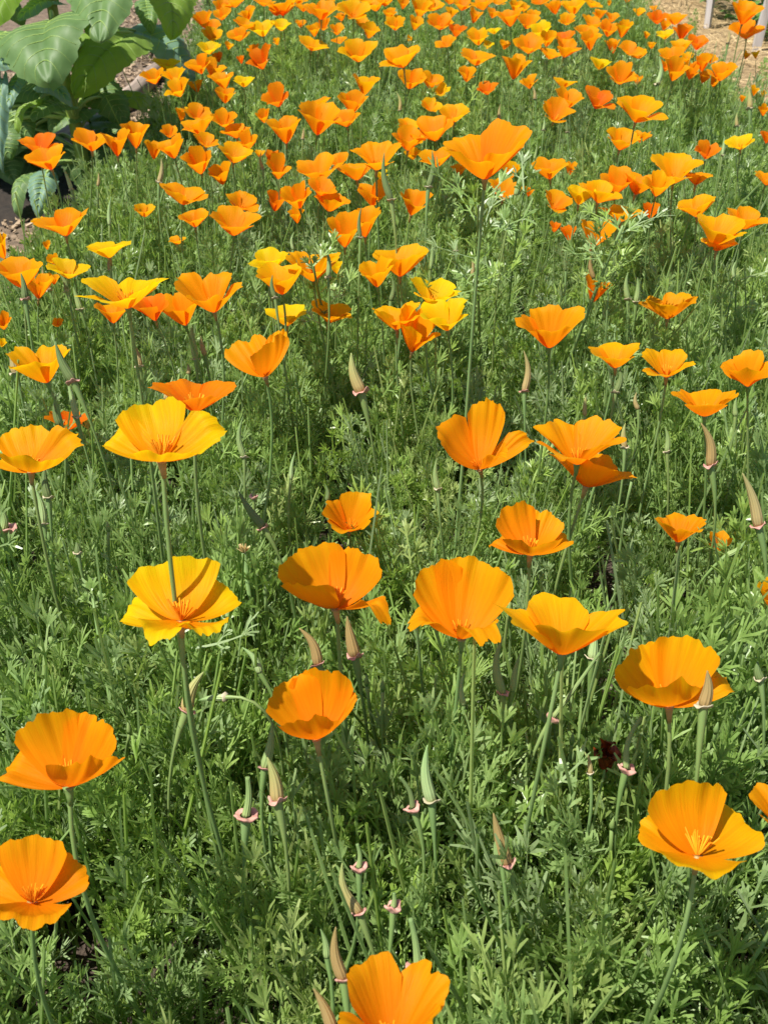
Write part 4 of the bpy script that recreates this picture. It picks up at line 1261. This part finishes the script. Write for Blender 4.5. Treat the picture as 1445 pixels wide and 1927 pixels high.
# withered flower, dried head
P = at_z(1140, 1440, .215)
r0 = empty('withered_poppy', (P.x, P.y, 0))
M_WITH = leafish('withered_petal', (0.09, 0.016, 0.006), (0.34, 0.06, 0.01), .25, .5, 220)
for k in range(4):
    rn = random.Random(k + 3)
    V, F, UVv = petal(.009, .02, k * 1.57, k % 2 == 1, 1, rn)
    V = V + np.array([0, 0, P.z])
    jit = np.array([[noise.noise(Vector((v[0] * 160, v[1] * 160, v[2] * 160 + j * 9))) for j in range(3)] for v in V]) * .008
    mesh_obj('petal', V + jit, F, M_WITH, r0, True, UVv)
m = MB(); m.tube([(0, 0, P.z), (.003, .004, P.z * .5), (0, .008, 0)], [.0014, .0016, .0017], 6); m.build('stem', M_STEM, r0)
tag(r0, 'withered dark rust-coloured poppy crumpled low in the leaves at the lower right', 'flower')
P = at_z(459, 1040, .27)
r0 = empty('dried_flower_head', (P.x, P.y, 0))
M_DRY = leafish('dry_petal', (0.5, 0.36, 0.12), (0.72, 0.6, 0.32), .2, .6, 300)
m = MB()
for k in range(16):
    az = k * 2.4; sp_ = random.uniform(.2, 1.1)
    d = Vector((math.cos(az) * sp_, math.sin(az) * sp_, 1)).normalized()
    m.strip([Vector((0, 0, P.z)), Vector((0, 0, P.z)) + d * .004, Vector((0, 0, P.z)) + d * .009], [.0015, .0032, .0012], perp(d, az))
m.build('dried_petals', M_DRY, r0)
m = MB(); m.tube([(0, 0, P.z), (.004, .0, P.z * .5), (.002, .008, 0)], [.0024, .0016, .0017], 6); m.build('stem', M_STEM, r0)
tag(r0, 'small dried straw-coloured flower head left of centre above the ruffled yellow-gold poppy', 'flower')

# ------------------------------------------------------------------ broad-leaved plant at the upper left
def broad_leaf_mat(name, a, b, t, tf=.3):
    m, nt = new_mat(name)
    L = nt.links
    out = N(nt, 'ShaderNodeOutputMaterial'); uv = N(nt, 'ShaderNodeUVMap'); sep = N(nt, 'ShaderNodeSeparateXYZ')
    L.new(uv.outputs[0], sep.inputs[0])
    # side veins: |u| sweeps forward with v
    ab = N(nt, 'ShaderNodeMath', operation='SUBTRACT'); ab.inputs[1].default_value = .5
    L.new(sep.outputs[0], ab.inputs[0])
    ab2 = N(nt, 'ShaderNodeMath', operation='ABSOLUTE'); L.new(ab.outputs[0], ab2.inputs[0])
    k = N(nt, 'ShaderNodeMath', operation='MULTIPLY_ADD'); k.inputs[1].default_value = -1.0
    L.new(ab2.outputs[0], k.inputs[0]); L.new(sep.outputs[1], k.inputs[2])
    s = N(nt, 'ShaderNodeMath', operation='MULTIPLY'); s.inputs[1].default_value = 38
    L.new(k.outputs[0], s.inputs[0])
    sn = N(nt, 'ShaderNodeMath', operation='SINE'); L.new(s.outputs[0], sn.inputs[0])
    pw = N(nt, 'ShaderNodeMapRange'); pw.inputs['From Min'].default_value = .9; pw.inputs['From Max'].default_value = 1
    L.new(sn.outputs[0], pw.inputs[0])
    tc = N(nt, 'ShaderNodeTexCoord')
    nz = N(nt, 'ShaderNodeTexNoise'); nz.inputs['Scale'].default_value = 18; nz.inputs['Detail'].default_value = 6
    L.new(tc.outputs['Object'], nz.inputs['Vector'])
    r = N(nt, 'ShaderNodeValToRGB')
    r.color_ramp.elements[0].color = (*a, 1); r.color_ramp.elements[0].position = .3
    r.color_ramp.elements[1].color = (*b, 1); r.color_ramp.elements[1].position = .7
    L.new(nz.outputs[0], r.inputs[0])
    mx = N(nt, 'ShaderNodeMix', data_type='RGBA')
    pm = N(nt, 'ShaderNodeMath', operation='MULTIPLY'); pm.inputs[1].default_value = .0; L.new(pw.outputs[0], pm.inputs[0])
    L.new(pm.outputs[0], mx.inputs[0]); L.new(r.outputs[0], mx.inputs[6]); mx.inputs[7].default_value = (b[0] * 1.25, b[1] * 1.2, b[2] * 1.1, 1)
    pb = N(nt, 'ShaderNodeBsdfPrincipled'); pb.inputs['Roughness'].default_value = .5; pb.inputs['Specular IOR Level'].default_value = .35
    L.new(mx.outputs[2], pb.inputs['Base Color'])
    ad = N(nt, 'ShaderNodeMath', operation='MULTIPLY_ADD'); ad.inputs[1].default_value = .05
    L.new(sn.outputs[0], ad.inputs[0]); L.new(nz.outputs[0], ad.inputs[2])
    bp = N(nt, 'ShaderNodeBump'); bp.inputs['Strength'].default_value = .35; bp.inputs['Distance'].default_value = .003
    L.new(ad.outputs[0], bp.inputs['Height']); L.new(bp.outputs[0], pb.inputs['Normal'])
    tr = N(nt, 'ShaderNodeBsdfTranslucent'); tr.inputs[0].default_value = (*t, 1)
    ms = N(nt, 'ShaderNodeMixShader'); ms.inputs[0].default_value = tf
    L.new(pb.outputs[0], ms.inputs[1]); L.new(tr.outputs[0], ms.inputs[2]); L.new(ms.outputs[0], out.inputs[0])
    return m


M_BL = broad_leaf_mat('broad_leaf', (0.09, 0.17, 0.05), (0.165, 0.27, 0.095), (0.2, 0.4, 0.02))
M_BLT = broad_leaf_mat('backlit_glow_leaf', (0.2, 0.33, 0.05), (0.28, 0.42, 0.08), (0.42, 0.62, 0.03), .55)  # glow of backlit undersides put into a brighter, more translucent leaf colour
M_BLB = broad_leaf_mat('blue_green_leaf', (0.13, 0.24, 0.16), (0.24, 0.38, 0.28), (0.12, 0.3, 0.08))
M_STALK = leafish('thick_stalk', (0.13, 0.2, 0.03), (0.24, 0.32, 0.06), .0, .45, 20)
M_RIB = leafish('leaf_rib', (0.24, 0.36, 0.08), (0.34, 0.46, 0.13), .1, .4, 20)


def broad_leaf(parent, B, T, width, normal, droop=.2, mat=None, origin=None, fold=.18, stalk_from=None, seed=0):
    rn = random.Random(seed + int(width * 10000))
    B = B - origin; T = T - origin
    ax = T - B; Ln = ax.length; ax.normalize()
    n = (normal - ax * normal.dot(ax)).normalized()
    s = ax.cross(n).normalized()
    nv, nu = 48, 18
    V = []; F = []; UV = []
    ph = [rn.uniform(0, 6) for _ in range(5)]
    rib = []
    grid = []
    for j in range(nv + 1):
        v = j / nv
        wd = width * .5 * (math.sin(math.pi * min(1, v ** .58 * .985 + .015)) ** .62) * (1.0)
        bow = droop * Ln * (math.sin(v * math.pi * .95))
        for i in range(nu + 1):
            u = i / nu * 2 - 1
            e = abs(u)
            ser = 1 + (.045 if e > .95 else 0) * math.sin(v * 75 + ph[0]) + .03 * e * math.sin(v * 23 + ph[1])
            x = u * wd * ser
            back = -.10 * Ln * (e ** 2) * max(0, 1 - v * 3.2)       # heart-shaped base
            fl = fold * abs(x) + .02 * Ln * math.sin(v * 9 + ph[1] + (2 if u > 0 else 0)) * e + .02 * Ln * math.sin(v * 8 + ph[2]) * e * e
            puff = .004 * Ln * math.sin(v * 31 + u * 9 + ph[4]) * e + .045 * Ln * math.sin(math.pi * min(1, e * 1.1)) * math.sin(math.pi * v) ** .6 + .007 * Ln * math.sin((v - e * .5) * 24 + ph[3]) * math.sin(min(1, e * 2) * math.pi * .5) * (1 - e * .4)
            p = B + ax * (v * Ln + back) + s * x + n * (bow + fl + puff - droop * .5 * Ln * e * e)
            V.append(p); grid.append(p); UV.append((i / nu, v))
        rib.append(B + ax * (v * Ln) + n * (bow - .002))
    w_ = nu + 1
    for j in range(nv):
        for i in range(nu):
            F.append((j * w_ + i, j * w_ + i + 1, (j + 1) * w_ + i + 1, (j + 1) * w_ + i))
    lf = mesh_obj('leaf', V, F, mat or M_BL, parent, True, UV)
    m = MB()
    m.tube(rib, [.0032 * (1 - .75 * j / nv) for j in range(nv + 1)], 6)
    for k in range(1, 8):
        v0 = .04 + .115 * k - .05
        for sg in (-1, 1):
            vp = []
            for q in range(7):
                f = q / 6
                vv = min(.985, v0 + .20 * f - .05 * f * f + .0); uu = sg * .93 * f
                jf = vv * nv; if_ = (uu + 1) / 2 * nu
                j0 = min(nv - 1, int(jf)); i0 = min(nu - 1, int(if_))
                a_, b_ = jf - j0, if_ - i0
                W_ = nu + 1
                p_ = grid[j0 * W_ + i0].lerp(grid[j0 * W_ + i0 + 1], b_).lerp(grid[(j0 + 1) * W_ + i0].lerp(grid[(j0 + 1) * W_ + i0 + 1], b_), a_)
                vp.append(p_ + n * .0003)
            m.tube(vp, [.0014 * (1 - .75 * q / 6) for q in range(7)], 4, False)
    m.build('veins', M_RIB, lf)
    if stalk_from is not None:
        m = MB()
        a = stalk_from - origin
        sp = smoothpts(a, a.lerp(B, .4) + Vector((0, 0, .03)), a.lerp(B, .8) + Vector((0, 0, .02)), B, 10)
        m.tube(sp, [.0055 - .002 * i / 10 for i in range(11)], 8)
        m.build('petiole', M_RIB, lf)
    return lf


Yp = 2.68
SB = at_y(172, 352, Yp); SB.z = 0
SX = SB.x
root = empty('broad_leaved_plant', SB)
tag(root, 'tall broad-leaved plant with a thick green stalk and big toothed leaves at the upper left', 'plant')
m = MB()
st = [Vector((0, 0, 0)), Vector((-.01, 0, .12)), Vector((-.02, .0, .25)), Vector((-.028, .01, .4)), Vector((-.03, .01, .56)), Vector((-.03, .02, .72))]
m.tube(st, [.017, .016, .0145, .013, .011, .008], 10)
m.build('stalk', M_STALK, root)
O = SB
UPN = Vector((-.25, -.45, 1))


def stp(z):
    return SB + Vector((-.028 * z / .4, .005, z))


def BLF(b, bY, t, tY, wpx, normal=UPN, droop=.15, mat=None, sz=None, fold=.15):
    B_ = at_y(b[0], b[1], bY); T_ = at_y(t[0], t[1], tY)
    zc = depth_of(B_.lerp(T_, .5))
    broad_leaf(root, B_, T_, wpx * zc / FPX, Vector(normal), droop, mat, O, fold, None if sz is None else stp(sz), seed=int(b[0] + t[1]))


BLF((98, 36), 2.55, (92, 158), 2.32, 205, (-.1, -.85, .55), .13, M_BL, .42, .10)
BLF((215, -55), 2.62, (190, 82), 2.4, 150, (-.15, -.8, .6), .10, M_BL, .5)
BLF((250, 62), 2.85, (140, 182), 2.62, 115, (.4, .2, .9), .12, M_BLT, .34)
BLF((60, -30), 2.7, (-20, 60), 2.5, 80, (-.2, -.5, .8), .12, M_BLT, .55)
BLF((110, 5), 2.72, (35, 38), 2.6, 60, (-.2, -.5, .8), .1, M_BLB, .5)
BLF((120, 40), 2.78, (75, 60), 2.7, 50, (-.2, -.3, .9), .1, M_BLB)
BLF((255, 58), 3.0, (368, 150), 2.95, 105, (.5, -.35, .7), .16, M_BLB, .36)
BLF((305, -50), 3.0, (325, 72), 2.85, 110, (.5, -.5, .6), .12, M_BLT, .55)
BLF((275, 0), 3.05, (285, 62), 2.95, 46, (.1, -.8, .5), .1, M_BL)
BLF((205, 190), 2.85, (320, 212), 2.95, 62, (.2, -.2, 1), .14, M_BLT, .22)
BLF((170, 230), 2.8, (290, 262), 2.85, 85, (.1, -.1, 1), .1, M_BL, .16)
BLF((45, 138), 2.5, (18, 205), 2.4, 46, (-.3, -.8, .4), .1, M_BLB, .3)
BLF((75, 188), 2.58, (30, 245), 2.5, 50, (-.5, -.1, .9), .14, M_BLT, .24)
BLF((5, 150), 2.45, (6, 325), 2.35, 36, (-.3, -.9, .2), .06, M_BLB)
BLF((-20, 110), 2.5, (32, 130), 2.4, 50, (-.2, -.6, .8), .1, M_BLB)
BLF((78, 160), 2.6, (135, 195), 2.5, 44, (.0, -.4, .9), .16, M_BLB, .3)
BLF((84, 322), 2.62, (30, 402), 2.5, 66, (-.5, -.5, .6), .2, M_BL, .09)
BLF((88, 326), 2.55, (72, 408), 2.45, 52, (.1, -.8, .5), .16, M_BLB, .09)
BLF((145, 275), 2.72, (185, 375), 2.66, 90, (.3, -.6, .6), .12, M_BL, .15)
BLF((60, 245), 2.85, (-10, 300), 2.8, 90, (-.2, -.2, 1), .1, M_BL, .2)
BLF((120, 215), 2.9, (30, 205), 3.0, 100, (-.1, .2, 1), .1, M_BL, .28)
BLF((200, 130), 3.0, (250, 95), 3.2, 80, (.1, .3, 1), .1, M_BL, .38)
for (bb, by_, tt, ty_, ww) in [((110, 255), 2.9, (20, 290), 2.75, 90), ((60, 300), 2.95, (110, 350), 2.8, 80), ((30, 240), 2.9, (100, 265), 2.85, 90),
                                ((0, 290), 2.8, (30, 345), 2.7, 80), ((200, 240), 2.9, (260, 300), 2.85, 80)]:
    BLF(bb, by_, tt, ty_, ww, (-.1, -.2, 1), .1, M_BL, .12)
for (bb, by_, tt, ty_, ww) in [((150, 150), 2.85, (80, 215), 2.7, 90), ((165, 205), 2.75, (95, 250), 2.65, 90), ((175, 160), 2.85, (240, 240), 2.8, 80),
                                ((130, 200), 2.6, (60, 225), 2.5, 70), ((10, 205), 2.7, (60, 262), 2.65, 80), ((160, 300), 2.8, (225, 330), 2.8, 80), ((10, 60), 2.7, (-30, 120), 2.6, 100),
                                ((150, 70), 2.8, (190, 110), 2.75, 80), ((30, 170), 2.75, (90, 190), 2.7, 90), ((0, 240), 2.65, (20, 300), 2.6, 70)]:
    BLF(bb, by_, tt, ty_, ww, (-.1, -.3, 1), .12, M_BL, .2)
BLF((110, -120), 2.65, (10, -80), 2.5, 160, (-.1, -.2, 1), .12, M_BL, .6)
BLF((190, -130), 2.75, (290, -90), 2.8, 160, (.1, -.2, 1), .12, M_BL, .62)
BLF((150, -60), 2.8, (130, -20), 3.1, 150, (0, .2, 1), .12, M_BL, .55)

root = empty('broad_leaved_plant', (-1.18, 2.95, 0))  # added plant, its mostly unseen high canopy placed to shade the ground
tag(root, 'added shade-casting broad-leaved plant behind at the left edge, mostly above and outside the photo', 'plant')
O = Vector((-1.18, 2.95, 0)); SB = O
m = MB(); m.tube([Vector((0, 0, 0)), Vector((.01, 0, .25)), Vector((0, .01, .55)), Vector((.01, 0, .8))], [.017, .015, .012, .008], 10); m.build('stalk', M_STALK, root)
for k in range(26):
    z = .10 + .72 * k / 25
    a_ = k * 2.4
    rr_ = .09
    b_ = O + Vector((math.cos(a_) * rr_, math.sin(a_) * rr_, z))
    ln, wd = random.uniform(.26, .34), random.uniform(.2, .26)
    if math.cos(a_) > .5: ln *= .7; wd *= .8
    broad_leaf(root, b_, b_ + Vector((math.cos(a_) * ln, math.sin(a_) * ln, -.08)), wd, Vector((0, -.1, 1)), .14, M_BL if k % 3 else M_BLB, O, .12, O + Vector((0, 0, z - .05)), seed=k + 200)

# small weeds beyond the timber and bushes behind the stakes
M_BUSH = broad_leaf_mat('bush_leaf', (0.07, 0.16, 0.035), (0.14, 0.27, 0.06), (0.16, 0.36, 0.02))


def bush(name, c, rx, ry, h, n, lsz, label, mat=M_BUSH):
    root = empty(name, (c[0], c[1], 0))
    mb = MB(); rn = random.Random(int(c[0] * 100 + n))
    for i in range(n):
        a = rn.uniform(0, 6.28); q = rn.random() ** .5
        z = h * rn.random() ** .7
        shr = math.sqrt(max(.05, 1 - (z / h - .4) ** 2 * 1.6))
        p = Vector((math.cos(a) * rx * q * shr, math.sin(a) * ry * q * shr, max(.02, z)))
        az = a + rn.uniform(-.9, .9); el = rn.uniform(-.5, .5)
        d = Vector((math.cos(az) * math.cos(el), math.sin(az) * math.cos(el), math.sin(el)))
        s = d.cross(Vector((rn.uniform(-.4, .4), rn.uniform(-.4, .4), 1))).normalized()
        nr_ = s.cross(d)
        ln = lsz * rn.uniform(.6, 1.3); wd = ln * rn.uniform(.28, .42)
        V = [p, p + d * ln * .3 + s * wd * .85 + nr_ * ln * .06, p + d * ln * .65 + s * wd * .7 + nr_ * ln * .04, p + d * ln - nr_ * ln * .14,
             p + d * ln * .65 - s * wd * .7 + nr_ * ln * .04, p + d * ln * .3 - s * wd * .85 + nr_ * ln * .06, p + d * ln * .5]
        mb.add(V, [(0, 1, 6), (1, 2, 6), (2, 3, 6), (3, 4, 6), (4, 5, 6), (5, 0, 6)],
               [(.5, 0), (1, .3), (.95, .65), (.5, 1), (.05, .65), (0, .3), (.5, .5)])
    f = mb.build('foliage', mat, root, False); f['kind'] = 'stuff'
    st = MB()
    for i in range(7):
        a = i * .9
        st.tube([Vector((0, 0, 0)), Vector((math.cos(a) * rx * .3, math.sin(a) * ry * .3, h * .45)), Vector((math.cos(a) * rx * .6, math.sin(a) * ry * .6, h * .8))],
                [.006, .005, .003], 5)
    st.build('branches', M_STALK, root)
    tag(root, label, 'bush')


bush('garden_bush', (1.82, 5.35), .34, .4, .42, 900, .06, 'dark green leafy bush behind the pale grey stake at the upper right')
bush('garden_bush', (2.25, 5.2), .3, .35, .4, 600, .06, 'leafy green bush at the upper right corner behind the leaning stake')
bush('garden_bush', (1.30, 6.9), .3, .3, .35, 500, .05, 'small green bush beyond the straw at the top edge')
bush('garden_bush', (1.75, 4.85), .16, .14, .14, 220, .05, 'low dark green plant at the foot of the leaning stake')
M_WEED = broad_leaf_mat('weed_leaf', (0.14, 0.2, 0.06), (0.25, 0.32, 0.12), (0.2, 0.34, 0.05))
bush('weed', (-0.93, 4.6), .14, .3, .08, 260, .022, 'low weedy green plant beyond the timber edging', M_WEED)
bush('weed', (-1.02, 3.9), .08, .12, .05, 90, .02, 'small pale weed on the path behind the dark drooping leaf', M_WEED)
# pebble
m = MB()
V = []; F = []
P = at_z(230, 193, .02)
n1, n2 = 8, 12
for j in range(n1 + 1):
    for i in range(n2):
        a = math.pi * j / n1; b = 2 * math.pi * i / n2
        V.append((math.sin(a) * math.cos(b) * .016, math.sin(a) * math.sin(b) * .011, math.cos(a) * .008 + .008))
for j in range(n1):
    for i in range(n2):
        F.append((j * n2 + i, (j + 1) * n2 + i, (j + 1) * n2 + (i + 1) % n2, j * n2 + (i + 1) % n2))
m.add(V, F); o = m.build('pebble', leafish('pebble_white', (0.6, 0.57, 0.52), (0.75, 0.72, 0.68), 0, .7, 80)); o.location = (P.x, P.y, .012)
tag(o, 'small white pebble on the soil beside the broad-leaved plant', 'stone')
